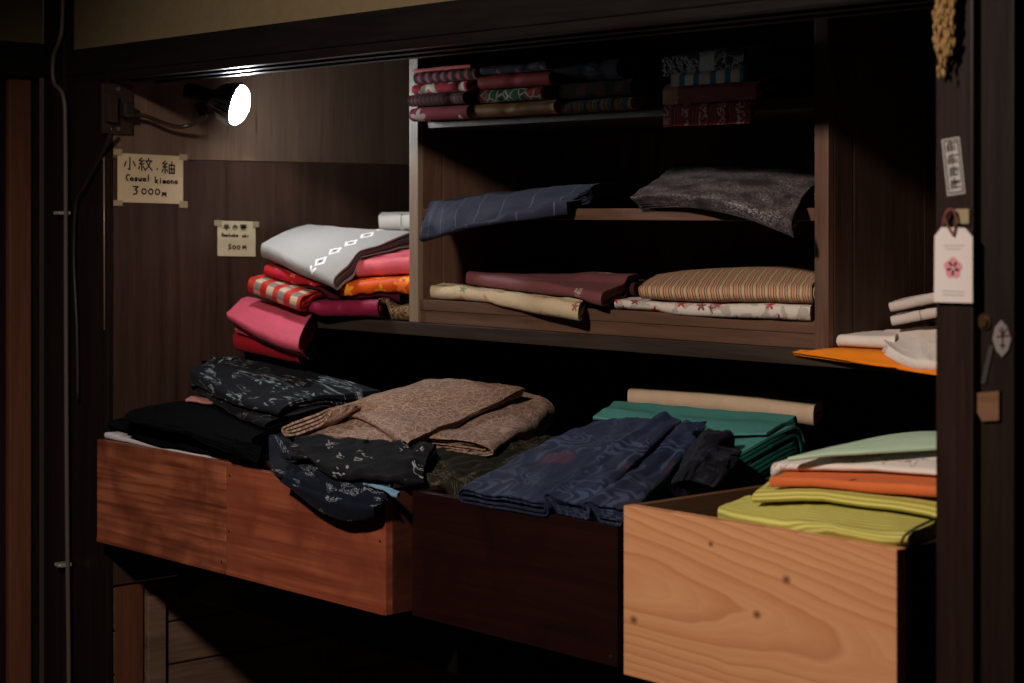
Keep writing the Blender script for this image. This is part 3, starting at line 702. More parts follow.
# ------------------------------------------------------------------ cabinet, middle shelf
M['navy'] = fab('slate_navy_stripe', f_stripes([(0, C(46, 50, 70)), (0.965, C(88, 90, 104))], 0.05, 1, 0.02), 0.7)
M['char'] = fab('charcoal_figured', lambda n, uv: n.mix(n.math('MULTIPLY', n.ramp(n.noise(uv, 16, 3), [(0.36, (0, 0, 0)), (0.58, (1, 1, 1))]), n.ramp(n.noise(n.map(uv, (1, 0.6, 1), (0, 0, 0.6)), 170, 2, 3.0), [(0.5, (0, 0, 0)), (0.58, (1, 1, 1))])), C(44, 38, 42), C(140, 130, 132)), 0.65)
cloth('folded_kimono', 'slate navy cloth drooping from the left end of the middle cabinet shelf', 'kimono', M['navy'],
      dict(lev='mid', rows=[[(419, 241, 'Y', 1.975), (470, 228, 'Y', 2.005), (570, 204, 'Y', 2.05)],
                 [(430, 206, 'Y', 2.05), (480, 197, 'Y', 2.07), (596, 184, 'Y', 2.10)],
                 [(448, 203, 'Y', 2.25), (505, 196, 'Y', 2.28), (630, 184, 'Y', 2.32)]], T=0.024, n=2, seed=51, wr=0.004, freq=40, jit=0.0, edge=0.002, tmax=1.0))
cloth('folded_kimono', 'charcoal figured cloth spilling from the right end of the middle cabinet shelf', 'kimono', M['char'],
      dict(lev='mid', rows=[[(629, 198, 'Y', 2.03), (705, 199, 'Y', 2.01), (790, 224, 'Y', 1.975)],
                 [(650, 182, 'Y', 2.10), (730, 178, 'Y', 2.10), (808, 190, 'Y', 2.10)],
                 [(680, 161, 'Y', 2.3), (755, 165, 'Y', 2.3), (835, 170, 'Y', 2.3)]], T=0.026, n=3, seed=52, wr=0.003, freq=30))
# ------------------------------------------------------------------ cabinet, bottom shelf
M['cream'] = fab('cream_floral', lambda n, uv: n.mix(n.math('LESS_THAN', n.noise(uv, 18, 2, 1.0), 0.40), f_flower(C(190, 172, 142), [C(140, 90, 80), C(120, 130, 100)], None, 30, 0.25, 0.3)(n, uv), C(170, 130, 112)), 0.85)
M['mauve'] = fab('mauve_silk', f_lines(C(112, 66, 70), C(170, 150, 140), 60, 0.05, 0.66), 0.6)
M['dmauve'] = fab('dark_mauve_silk', f_lines(C(62, 32, 40), C(110, 90, 95), 40, 0.03, 0.62), 0.6)
M['stripe'] = fab('striped_wool', f_stripes([(0, C(178, 150, 118)), (0.14, C(74, 52, 44)), (0.21, C(176, 140, 112)), (0.34, C(172, 96, 84)), (0.46, C(184, 158, 126)), (0.58, C(66, 62, 54)), (0.66, C(172, 142, 110)), (0.8, C(112, 78, 62)), (0.88, C(186, 162, 130))], 0.024, 1, 0.004), 0.85)
M['wfloral'] = fab('white_floral', lambda n, uv: n.mix(n.math('MULTIPLY', n.math('GREATER_THAN', n.noise(uv, 34, 3, 1.0), 0.54), 0.5), f_flower(C(196, 186, 178), [C(170, 50, 44), C(190, 160, 90), C(120, 60, 70), C(185, 175, 165)], None, 36, 0.5, 0.38)(n, uv), C(120, 110, 108)), 0.85)
cloth('cloth_roll', 'cream floral cloth folded long at the left of the bottom cabinet shelf', 'cloth', M['cream'],
      dict(lev='bot', rows=[[(430, 285, 'Y', 2.062), (505, 292, 'Y', 2.042), (578, 303, 'Y', 2.012)], [(443, 281, 'Y', 2.13), (520, 290, 'Y', 2.12), (592, 298, 'Y', 2.1)]], T=0.03, n=3, seed=61, wr=0.003, freq=50))
cloth('folded_cloth', 'white cloth with red and yellow flowers under the striped cloth', 'cloth', M['wfloral'],
      dict(lev='bot', rows=[[(613, 306, 'Y', 2.06), (710, 304, 'Y', 2.045), (811, 305, 'Y', 2.045)], [(640, 297, 'Y', 2.28), (735, 296, 'Y', 2.28), (845, 296, 'Y', 2.28)]], T=0.027, n=3, seed=64, wr=0.003))
cloth('folded_kimono', 'beige, red and brown striped cloth at the right of the bottom cabinet shelf', 'kimono', M['stripe'],
      dict(lev='bot', rows=[[(637, 288, 'Y', 2.065), (725, 288, 'Y', 2.05), (811, 288, 'Y', 2.05)], [(655, 275, 'Y', 2.2), (740, 268, 'Y', 2.2), (828, 269, 'Y', 2.2)], [(670, 274, 'Y', 2.32), (755, 267, 'Y', 2.32), (842, 268, 'Y', 2.32)]], T=0.036, n=4, seed=65, wr=0.0015, gap=0.85))
cloth('folded_kimono', 'dark mauve cloth at the back of the bottom cabinet shelf', 'kimono', M['dmauve'],
      dict(lev='bot', rows=[[(590, 282, 'Y', 2.14), (634, 283, 'Y', 2.14)], [(606, 276, 'Y', 2.35), (654, 278, 'Y', 2.35)]], T=0.034, n=3, seed=62, wr=0.002))
cloth('folded_kimono', 'mauve silk cloth lying across the cream floral cloth', 'kimono', M['mauve'],
      dict(lev='bot', rows=[[(465, 272, 'Y', 2.10), (530, 281, 'Y', 2.06), (602, 292, 'Y', 2.02)], [(485, 267, 'Y', 2.24), (560, 272, 'Y', 2.22), (640, 279, 'Y', 2.2)]], T=0.024, n=3, seed=63, wr=0.003))
# ------------------------------------------------------------------ right end of the shelf
M['osheet'] = fab('orange_cotton', f_plain(C(226, 128, 24)), 0.8)
M['white'] = fab('white_cotton', f_plain(C(214, 204, 198)), 0.85)
M['white2'] = fab('offwhite_cotton', f_plain(C(196, 184, 178)), 0.85)
cloth('folded_cloth', 'flat bright orange cloth on the shelf right of the cabinet', 'cloth', M['osheet'],
      dict(lev='right', rows=[[(794, 352, 'Y', 2.035), (862, 363, 'Y', 2.02), (945, 375, 'Y', 2.005)], [(812, 347, 'Y', 2.07), (870, 353, 'Y', 2.065), (945, 361, 'Y', 2.06)], [(835, 343, 'Y', 2.16), (890, 345, 'Y', 2.2), (955, 347, 'Y', 2.22)]], T=0.007, n=1, seed=71, wr=0.001))
G = 'white cloths on the orange cloth'
cloth('folded_cloth', 'flat white cloth with a square edge on the orange cloth', 'cloth', M['white'],
      dict(lev='right', rows=[[(832, 334, 'Y', 2.065), (895, 335, 'Y', 2.065)], [(850, 329, 'Y', 2.17), (905, 329, 'Y', 2.18)]], T=0.022, maxlift=0.004, n=1, seed=72, wr=0.0015, edge=0.002), G)
cloth('folded_cloth', 'off white folded cloth, second from top of the white ones', 'cloth', M['white2'],
      dict(clamp='right', rows=[[(888, 316, 'Y', 2.09), (950, 304, 'Y', 2.09)], [(903, 312, 'Y', 2.22), (965, 301, 'Y', 2.22)]], T=0.015, n=1, seed=73, wr=0.003), G)
cloth('folded_cloth', 'off white folded cloth topmost of the white ones', 'cloth', M['white2'],
      dict(clamp='right', rows=[[(887, 302, 'Y', 2.09), (950, 289, 'Y', 2.09)], [(905, 297, 'Y', 2.22), (965, 286, 'Y', 2.22)]], T=0.015, n=1, seed=74, wr=0.003), G)
cloth('folded_cloth', 'large white cloth slumping over the orange cloth toward the shelf edge', 'cloth', M['white'],
      dict(clamp='right', rows=[[(889, 345, 'Y', 2.035), (922, 361, 'Y', 2.005), (955, 358, 'Y', 2.03)], [(884, 336, 'Y', 2.08), (918, 343, 'Y', 2.065), (952, 340, 'Y', 2.08)], [(886, 328, 'Y', 2.14), (920, 325, 'Y', 2.14), (955, 322, 'Y', 2.15)]], T=0.016, n=3, seed=75, wr=0.003, gap=0.65), G)

# ------------------------------------------------------------------ drawer contents
M['black'] = fab('black_wool', f_plain(C(9, 9, 13)), 0.95, 0.0, spec=0.05)
M['lining'] = fab('white_lining', f_plain(C(190, 186, 192)), 0.8)
M['blines'] = fab('black_line_pattern', f_lines(C(15, 18, 25), C(128, 140, 144), 13, 0.02, 0.5, (2.2, 0.45, 1), 2.5, 13), 0.85)
M['bplain'] = fab('black_edge_line', f_lines(C(15, 16, 22), C(110, 112, 118), 10, 0.012, 0.5), 0.85)
M['palepink'] = fab('pale_pink', f_plain(C(170, 120, 115)), 0.8)
M['broc'] = fab('brown_brocade', f_brocade(C(98, 74, 64), C(130, 101, 88), C(186, 157, 138), 60), 0.6, 0.1)
M['olive'] = fab('dark_olive', f_lines(C(32, 31, 26), C(86, 76, 56), 30, 0.03, 0.5), 0.8)
M['floral'] = fab('navy_white_floral', f_lines(C(17, 21, 36), C(140, 148, 162), 55, 0.03, 0.57, (1, 1, 1), 2.5, 16), 0.85)
M['kasuri'] = fab('black_tick', f_lines(C(13, 14, 20), C(150, 150, 150), 42, 0.03, 0.6, (1, 0.6, 1), 1.5, 20), 0.85)
M['sky'] = fab('light_blue', f_plain(C(110, 150, 176)), 0.8)
M['jac'] = fab('navy_jacquard', f_waves(C(30, 38, 62), C(58, 68, 94), C(84, 46, 60), 13), 0.7, 0.05)
M['dnavy'] = fab('dark_navy', f_waves(C(16, 17, 26), C(32, 33, 44), C(40, 26, 34), 9), 0.75)
M['green'] = fab('teal_green', f_plain(C(68, 124, 118)), 0.55, 0.02)
M['beige'] = fab('beige_cotton', f_plain(C(186, 164, 140)), 0.8)
M['ggap'] = fab('teal_inner', f_plain(C(26, 92, 80)), 0.6, 0.05)
M['dlin'] = fab('dark_grey_lining', f_plain(C(70, 62, 66)), 0.7)
def lime(n, uv):
    s = n.sep(uv)
    a = n.math('SINE', n.math('MULTIPLY', s[0], 800.0)); b = n.math('SINE', n.math('MULTIPLY', s[1], 1700.0))
    st = n.math('ADD', n.math('MULTIPLY', n.math('ADD', a, 1.0), 0.42), n.math('MULTIPLY', n.math('ADD', b, 1.0), 0.08))
    return n.mix(st, C(146, 138, 50), C(212, 206, 120))
M['lime'] = fab('yellow_green_weave', lime, 0.8)
M['mint'] = fab('mint_green', f_plain(C(176, 200, 176)), 0.8)
M['whitef'] = fab('white_figured', f_lines(C(216, 206, 200), C(150, 140, 138), 30, 0.025, 0.55, (0.5, 1, 1)), 0.8)
M['peach'] = fab('peach_orange', f_plain(C(206, 106, 60)), 0.8)
# left drawer
cloth('folded_cloth', 'white lined cloth showing as a pale edge along the left drawer front', 'cloth', M['lining'],
      dict(lev='deck', rows=[[(105, 432, 'Y', 1.702), (165, 448, 'Y', 1.702), (229, 461, 'Y', 1.702)], [Vector((-2.955, 2.1, 1.0)), Vector((-2.8, 2.1, 1.0)), Vector((-2.60, 2.1, 1.0))]], T=0.006, n=1, seed=81, wr=0.001, edge=0.002))
cloth('folded_kimono', 'black kimono filling the leftmost drawer', 'kimono', M['black'],
      [dict(lev='deck', rows=[[(108, 428, 'Y', 1.715), (170, 442, 'Y', 1.715), (240, 457, 'Y', 1.715)], [(150, 410, 1.035), (205, 420, 1.035), (268, 434, 1.03)], [Vector((-2.95, 2.12, 1.04)), Vector((-2.78, 2.12, 1.04)), Vector((-2.6, 2.12, 1.04))]], T=0.02, n=3, seed=82, wr=0.004, edge=0.003, freq=55),
       dict(lev='deck', rows=[[(128, 418, 1.04), (195, 432, 1.036), (262, 446, 1.03)], [(160, 403, 1.055), (215, 412, 1.055), (275, 428, 1.045)], [Vector((-2.93, 2.1, 1.065)), Vector((-2.78, 2.1, 1.065)), Vector((-2.6, 2.1, 1.06))]], T=0.018, n=2, seed=821, wr=0.005, freq=55)])
cloth('folded_cloth', 'small pale pink cloth end between the black cloths of the left drawer', 'cloth', M['palepink'],
      dict(lev='deck', rows=[[(186, 400, 1.064), (214, 405, 1.058)], [(192, 395, 1.07), (224, 399, 1.065)]], T=0.012, n=1, seed=83, wr=0.002))
cloth('folded_kimono', 'plain black cloth under the line patterned kimono in the left drawer', 'kimono', M['bplain'],
      dict(lev='deck', rows=[[(196, 388, 1.08), (232, 412, 1.06), (264, 436, 1.035)], [(212, 374, 1.095), (265, 392, 1.08), (335, 412, 1.055)]], T=0.026, n=3, seed=84, wr=0.003))
cloth('folded_kimono', 'black kimono with thin white line pattern above the left drawer', 'kimono', M['blines'],
      dict(lev='deck', rows=[[(190, 372, 1.108), (236, 398, 1.085), (280, 424, 1.052)], [(196, 362, 1.118), (256, 374, 1.108), (318, 402, 1.075)], [(215, 356, 1.13), (285, 364, 1.12), (385, 388, 1.10)]], T=0.026, n=3, seed=85, wr=0.003))
# second drawer
cloth('folded_cloth', 'navy cloth with fine white sprigs hanging over the second drawer front', 'cloth', M['floral'],
      dict(lev='deck', rows=[[(297, 484, 'Y', 1.676), (337, 515, 'Y', 1.672), (374, 513, 'Y', 1.674)], [(272, 466, 'Y', 1.682), (326, 475, 'Y', 1.68), (388, 489, 'Y', 1.684)], [(268, 450, 'Y', 1.80), (335, 455, 'Y', 1.80), (398, 470, 'Y', 1.80)]], T=0.010, n=2, seed=91, wr=0.003))
cloth('folded_cloth', 'light blue cloth edge at the right corner of the second drawer', 'cloth', M['sky'],
      dict(lev='deck', rows=[[(364, 487, 1.0), (396, 494, 0.998)], [(362, 483, 1.005), (400, 490, 1.0)]], T=0.007, n=1, seed=92, wr=0.001))
cloth('folded_kimono', 'dark olive cloth with fine figuring beneath the brown brocade', 'kimono', M['olive'],
      dict(lev='deck', rows=[[(395, 474, 1.008), (450, 482, 1.004), (512, 478, 1.004)], [(400, 458, 1.02), (460, 462, 1.02), (540, 452, 1.02)], [(425, 440, 1.04), (500, 438, 1.04), (575, 430, 1.03)]], T=0.03, n=4, seed=93, wr=0.01, freq=75, gap=0.65))
cloth('folded_kimono', 'black cloth with white tick marks slumped at the front of the second drawer', 'kimono', M['kasuri'],
      dict(lev='deck', rows=[[(300, 462, 1.012), (345, 480, 1.006), (425, 484, 1.004)], [(290, 446, 1.03), (355, 455, 1.03), (425, 462, 1.03)], [(300, 432, 1.045), (370, 435, 1.05), (440, 440, 1.05)]], T=0.024, n=3, seed=94, wr=0.008, freq=75, edge=0.007))
cloth('folded_kimono', 'brown brocade kimono heaped over the second drawer', 'kimono', M['broc'], [
      dict(lev='deck', rows=[[(494, 452, 1.03), (535, 425, 1.05), (560, 404, 1.07)], [(400, 440, 1.042), (455, 405, 1.08), (495, 383, 1.105)], [(300, 432, 1.04), (365, 406, 1.078), (436, 382, 1.11)]], T=0.05, maxlift=0.01, n=5, seed=95, wr=0.004, gap=0.6, jit=0.012, tmax=1.3, tmin=0.5, freq=50),
      dict(lev='deck', rows=[[(279, 427, 1.05), (348, 417, 1.064), (409, 445, 1.046)], [(350, 401, 1.09), (412, 400, 1.092), (470, 416, 1.07)], [(433, 377, 1.12), (480, 379, 1.118), (528, 386, 1.105)]], T=0.014, n=2, seed=96, wr=0.003, freq=40, gap=0.62, jit=0.005, tmin=0.6, maxlift=0.006)])
# third drawer
cloth('folded_kimono', 'teal green kimono with layered edges behind the navy one', 'kimono', M['green'],
      [dict(lev='deck', rows=[[(560, 482, 'Y', 1.915), (640, 481, 'Y', 1.915), (703, 477, 'Y', 1.915)], [(590, 440, 'Y', 1.995), (680, 447, 'Y', 1.995), (752, 446, 'Y', 1.995)], [(614, 403, 'Y', 2.11), (706, 410, 'Y', 2.11), (804, 420, 'Y', 2.11)]], T=0.055, n=6, seed=102, wr=0.0012, jit=0.007, gap=0.6, tmax=1.25),
       dict(lev='deck', rows=[[(592, 421, 'Y', 2.04), (685, 438, 'Y', 2.02), (766, 439, 'Y', 2.025)], [(614, 400, 'Y', 2.11), (706, 406, 'Y', 2.11), (798, 414, 'Y', 2.11)]], T=0.008, n=1, seed=1021, wr=0.001, maxlift=0.01)], inner=M['ggap'])
cloth('folded_cloth', 'beige cloth lying behind the teal green kimono', 'cloth', M['beige'],
      dict(clamp='deck', rows=[[(626, 389, 'Y', 2.15), (720, 395, 'Y', 2.15), (814, 406, 'Y', 2.15)], [(634, 384, 'Y', 2.23), (730, 388, 'Y', 2.23), (824, 397, 'Y', 2.23)]], T=0.034, n=1, seed=101, wr=0.001, freq=30))
cloth('folded_cloth', 'dark navy folded bundle between navy kimono and teal green kimono', 'cloth', M['dnavy'],
      dict(clamp='deck', rows=[[(662, 490, 'Y', 1.86), (676, 456, 'Y', 1.91), (694, 434, 'Y', 1.965)], [(682, 480, 'Y', 1.87), (706, 444, 'Y', 1.915), (718, 427, 'Y', 1.965)], [(700, 486, 'Y', 1.895), (728, 451, 'Y', 1.945), (740, 434, 'Y', 1.97)]], T=0.045, n=3, seed=103, wr=0.006, freq=60, jit=0.003))
cloth('folded_kimono', 'navy wave patterned kimono slumped over the dark maroon drawer', 'kimono', M['jac'], [
      dict(lev='deck', rows=[[(456, 489, 'Y', 1.712), (528, 447, 1.05), (594, 420, 'Y', 2.0)], [(500, 494, 'Y', 1.712), (566, 452, 1.054), (628, 417, 'Y', 2.0)], [(548, 503, 'Y', 1.712), (604, 462, 1.05), (668, 420, 'Y', 2.0)]], T=0.024, tmin=0.6, maxlift=0.008, edge=0.002, n=4, seed=105, wr=0.005, freq=55, gap=0.7, tmax=1.4),
      dict(lev='deck', rows=[[(542, 500, 'Y', 1.714), (596, 458, 1.055), (650, 421, 'Y', 2.0)], [(568, 500, 'Y', 1.716), (622, 456, 1.062), (672, 416, 'Y', 2.0)], [(590, 507, 'Y', 1.714), (640, 462, 1.055), (684, 420, 'Y', 2.0)]], T=0.026, tmin=0.6, maxlift=0.008, edge=0.002, n=3, seed=106, wr=0.005, freq=55, gap=0.7, tmax=1.4),
      dict(lev='deck', rows=[[(580, 508, 'Y', 1.714), (634, 466, 1.045), (678, 428, 'Y', 1.985)], [(605, 505, 'Y', 1.716), (664, 458, 1.055), (699, 421, 'Y', 1.985)], [(632, 513, 'Y', 1.714), (680, 468, 1.042), (710, 428, 'Y', 1.985)]], T=0.026, tmin=0.6, maxlift=0.008, edge=0.002, n=4, seed=104, wr=0.005, freq=55, gap=0.7, tmax=1.4)])
# pine drawer
cloth('folded_cloth', 'yellow green woven cloth filling the pale pine drawer', 'cloth', M['lime'],
      [dict(lev='deck', rows=[[(715, 508, 1.026), (800, 525, 1.034), (905, 541, 1.036)], [(735, 499, 1.034), (820, 507, 1.045), (938, 519, 1.045)], [(752, 494, 1.04), (840, 497, 1.05), (950, 503, 1.05)]], T=0.028, n=3, seed=111, wr=0.002),
       dict(lev='deck', rows=[[(750, 499, 1.046), (842, 504, 1.052), (945, 515, 1.054)], [(764, 484, 1.06), (850, 487, 1.065), (945, 494, 1.067)], [(772, 479, 1.066), (855, 481, 1.07), (950, 487, 1.073)]], T=0.028, n=3, seed=112, wr=0.0015)])
cloth('folded_cloth', 'peach orange cloth between yellow green and white cloths', 'cloth', M['peach'],
      dict(lev='deck', rows=[[(767, 477, 1.074), (850, 481, 1.078), (945, 488, 1.082)], [(790, 470, 1.08), (870, 471, 1.084), (955, 474, 1.088)]], T=0.008, n=1, seed=113, wr=0.001))
cloth('folded_cloth', 'white figured cloth above the peach orange cloth', 'cloth', M['whitef'],
      dict(lev='deck', rows=[[(770, 463, 1.089), (850, 466, 1.091), (945, 470, 1.096)], [(800, 454, 1.096), (870, 450, 1.104), (955, 446, 1.112)]], T=0.017, n=2, seed=114, wr=0.0015))
cloth('folded_cloth', 'mint green cloth topmost in the pale pine drawer', 'cloth', M['mint'],
      dict(lev='deck', rows=[[(787, 457, 1.1), (857, 451, 1.11), (945, 446, 1.118)], [(838, 445, 1.108), (890, 437, 1.12), (950, 435, 1.126)], [(868, 439, 1.108), (915, 431, 1.118), (955, 432, 1.122)]], T=0.006, n=1, seed=115, wr=0.001, tmax=1.0))
bm = bmesh.new(); tube(bm, smooth_path([P(901, 543, Y=1.700), P(905, 535.5, Y=1.706), P(914, 529, Y=1.716), P(926, 523, Y=1.733), P(938, 518, Y=1.755), P(950, 514, Y=1.78)]), 0.0016, 8)
tag(obj('cord', bm, plain('dark_cord', (0.03, 0.015, 0.012), 0.7), None, True), 'thin dark cord lying on the yellow green cloth', 'cord')

# ------------------------------------------------------------------ clip lamp and wiring on the closet's left wall
m_black = plain('black_plastic', (0.012, 0.011, 0.011), 0.4, 0.5)
m_grey = plain('grey_aluminium', (0.45, 0.46, 0.48), 0.35, 0.5, 1.0)
m_bake = plain('brown_bakelite', (0.022, 0.013, 0.01), 0.35, 0.5)
n = NT('led_lens'); n.b.inputs['Emission Color'].default_value = (0.92, 0.97, 1.0, 1); n.b.inputs['Emission Strength'].default_value = LAMP_EMIT
m_led = n.done((0.9, 0.9, 0.9), 0.3)
LC = P(238, 105, X=XW+0.13); LN = Vector((0.79, 0.60, -0.27)).normalized()
t = thing('clip_lamp', 'lit white reflector lamp on a bent arm on the closet wall', 'lamp', LC)
ax = LN.orthogonal().normalized(); ay = LN.cross(ax)
def lathe(prof, seg=32):
    bm = bmesh.new(); rs = []
    for r, h in prof: rs.append([bm.verts.new(LC+LN*h+(ax*math.cos(2*math.pi*k/seg)+ay*math.sin(2*math.pi*k/seg))*r) for k in range(seg)])
    for a, b in zip(rs, rs[1:]):
        for k in range(seg): bm.faces.new((a[k], a[(k+1) % seg], b[(k+1) % seg], b[k]))
    bm.faces.new(rs[0][::-1]); bm.faces.new(rs[-1]); return bm
obj('lens', lathe([(0.037, 0.0), (0.0355, 0.005), (0.03, 0.0105), (0.019, 0.0155), (0.004, 0.018)]), m_led, t, True)
obj('reflector', lathe([(0.014, -0.052), (0.02, -0.045), (0.026, -0.03), (0.036, -0.01), (0.039, -0.004), (0.039, 0.0), (0.0365, 0.0)]), m_grey, t)
bm = bmesh.new()
for k in range(20):
    an = 2*math.pi*k/20; d = ax*math.cos(an)+ay*math.sin(an); w = LN.cross(d)*0.0012
    q = [LC+LN*-0.006+d*0.035, LC+LN*-0.004+d*0.042, LC+LN*-0.030+d*0.034, LC+LN*-0.042+d*0.023]
    A = [bm.verts.new(p-w) for p in q]; B = [bm.verts.new(p+w) for p in q]
    bm.faces.new(A); bm.faces.new(B[::-1])
    for i in range(4): bm.faces.new((A[i], B[i], B[(i+1) % 4], A[(i+1) % 4]))
obj('heat_sink', bm, m_grey, t)
obj('socket', lathe([(0.012, -0.105), (0.0165, -0.10), (0.0165, -0.055), (0.013, -0.05)]), m_black, t, True)
pe = LC-LN*0.10
plug = P(129, 114.5, X=XW+0.02)
bm = bmesh.new(); tube(bm, smooth_path([plug, P(145, 116, X=XW+0.025), P(163, 123, X=XW+0.03), P(180, 127, X=XW+0.03), P(195, 123, X=XW+0.05), P(207, 113, X=XW+0.09), pe]), 0.0038, 10)
obj('arm', bm, m_bake, t, True)
bm = bmesh.new(); c = P(207, 106, X=XW+0.004); box(bm, XW+0.0005, XW+0.028, c.y-0.016, c.y+0.016, c.z-0.02, c.z+0.02, 0.003); obj('clamp', bm, m_black, t)
# wall outlet
c = P(116, 109, X=XW); t = thing('wall_outlet', 'dark surface outlet with plug at the front edge of the closet wall', 'outlet', (XW, c.y, c.z))
obj('back_plate', BX(XW+0.0005, XW+0.008, c.y-0.032, c.y+0.03, c.z-0.045, c.z+0.045, bev=0.002), m_bake, t)
obj('plug', BX(XW+0.008, XW+0.03, c.y-0.0, c.y+0.022, c.z-0.016, c.z+0.012, bev=0.004), m_black, t)
obj('switch_box', BX(XW+0.008, XW+0.022, c.y-0.028, c.y-0.008, c.z-0.025, c.z+0.025, bev=0.002), m_bake, t)
for dz in (-0.036, 0.036):
    bm = bmesh.new(); tube(bm, [(XW+0.007, c.y, c.z+dz), (XW+0.0095, c.y, c.z+dz)], 0.004, 10); obj('screw', bm, m_grey, t)
# cables
m_cable = plain('grey_brown_cable', (0.075, 0.058, 0.045), 0.5)
ys = YF-0.016
bm = bmesh.new(); tube(bm, smooth_path([P(63.5, -250, Y=ys), P(62.5, -60, Y=ys), P(62.5, 20, Y=ys), P(59, 42, Y=ys-0.004), P(53.5, 58, Y=ys-0.004), P(54, 82, Y=ys-0.004), P(63.5, 97, Y=ys), P(65.5, 140, Y=ys), P(66, 300, Y=ys+0.004), P(67, 500, Y=ys+0.004), P(69, 700, Y=ys+0.004), P(69, 840, Y=ys+0.004)], 8), 0.0042, 10)
cb = obj('power_cable', bm, m_cable, None, True); tag(cb, 'grey brown power cable running down the corner post', 'cable')
for py, px in ((213, 68.5), (563, 69.5)):
    c = P(px, py, Y=YF); bm = bmesh.new()
    box(bm, c.x-0.008, c.x+0.016, YF-0.027, YF-0.004, c.z-0.003, c.z+0.003, 0.001)
    tube(bm, [(c.x+0.012, YF-0.025, c.z), (c.x+0.012, YF-0.031, c.z)], 0.003, 8)
    o = obj('cable_clip', bm, plain('clip_metal', (0.5, 0.47, 0.44), 0.3, 0.5, 0.6)); tag(o, 'small pale cable clip on the corner post ' + ('level with the price signs' if py < 300 else 'below drawer height'), 'clip', 'cable clips')
bm = bmesh.new(); tube(bm, smooth_path([P(112, 128, Y=YF-0.006), P(104, 150, Y=YF-0.006), P(95, 168, Y=YF-0.006), P(84, 188, Y=YF-0.008), P(76, 205, Y=YF-0.008), P(74, 260, Y=YF-0.005), P(77, 330, Y=YF-0.004), P(78, 400, Y=YF-0.004)]), 0.0032, 8)
tag(obj('black_cord', bm, m_black, None, True), 'black cord slanting from the outlet down the jamb', 'cable')
bm = bmesh.new(); a = P(105.5, 150, Y=YF+0.004); b = P(106, 330, Y=YF+0.004); tube(bm, [a-Vector((0, 0.003, 0)), b-Vector((0, 0.003, 0))], 0.0016, 8)
tag(obj('metal_rod', bm, plain('dull_rod', (0.22, 0.15, 0.11), 0.4, 0.5, 0.3), None, True), 'thin vertical rod along the closet jamb edge', 'rod')

# ------------------------------------------------------------------ price signs
m_ink = plain('black_ink', (0.008, 0.008, 0.008), 0.7)
m_tape = plain('yellowed_tape', (0.30, 0.235, 0.145), 0.6)
def papermat(name, a, b):
    n = NT(name); v = n.noise(n.tc.outputs['Object'], 18, 4, 0.5)
    return n.done(n.mix(v, a, b), 0.8)
def circ(cx, cy, rx, ry, n=10): return [(cx+rx*math.cos(2*math.pi*k/n), cy+ry*math.sin(2*math.pi*k/n)) for k in range(n+1)]
def word(txt, x, y, h, w):
    """simple pen lettering; x,y is the left end of the baseline"""
    G_ = {'C': [[(0.9, 0.95), (0.5, 1.1), (0.1, 0.7), (0.15, 0.2), (0.6, 0)]], 'a': [circ(0.4, 0.25, 0.3, 0.25, 7), [(0.72, 0.5), (0.75, 0)]],
          's': [[(0.7, 0.5), (0.3, 0.5), (0.25, 0.3), (0.65, 0.2), (0.6, 0), (0.15, 0)]], 'u': [[(0.1, 0.5), (0.15, 0.05), (0.5, 0), (0.7, 0.5), (0.75, 0)]],
          'l': [[(0.4, 1.1), (0.4, 0)]], 'k': [[(0.15, 1.1), (0.15, 0)], [(0.7, 0.55), (0.2, 0.25), (0.75, 0)]], 'i': [[(0.4, 0.5), (0.4, 0)], [(0.4, 0.75), (0.42, 0.82)]],
          'm': [[(0.05, 0), (0.1, 0.5), (0.35, 0.45), (0.4, 0), (0.45, 0.45), (0.7, 0.45), (0.75, 0)]], 'o': [circ(0.4, 0.25, 0.32, 0.25, 8)],
          'n': [[(0.1, 0), (0.12, 0.5), (0.5, 0.5), (0.65, 0.3), (0.68, 0)]], 'H': [[(0.1, 1.1), (0.1, 0)], [(0.7, 1.1), (0.7, 0)], [(0.1, 0.55), (0.7, 0.55)]],
          'h': [[(0.15, 1.1), (0.15, 0)], [(0.15, 0.4), (0.5, 0.5), (0.65, 0)]], 'b': [[(0.15, 1.1), (0.15, 0)], circ(0.42, 0.25, 0.28, 0.25, 7)],
          '3': [[(0.1, 1.05), (0.85, 1.05), (0.4, 0.65), (0.75, 0.45), (0.6, 0.1), (0.15, 0)]], '0': [circ(0.45, 0.42, 0.34, 0.36, 9)],
          '5': [[(0.8, 1.0), (0.3, 1.0), (0.22, 0.6), (0.65, 0.55), (0.7, 0.15), (0.15, 0)]], ' ': []}
    out = []
    for ch in txt:
        for s in G_.get(ch, []): out.append([(x+p*w, y+q*h) for p, q in s])
        x += w*1.05
    return out
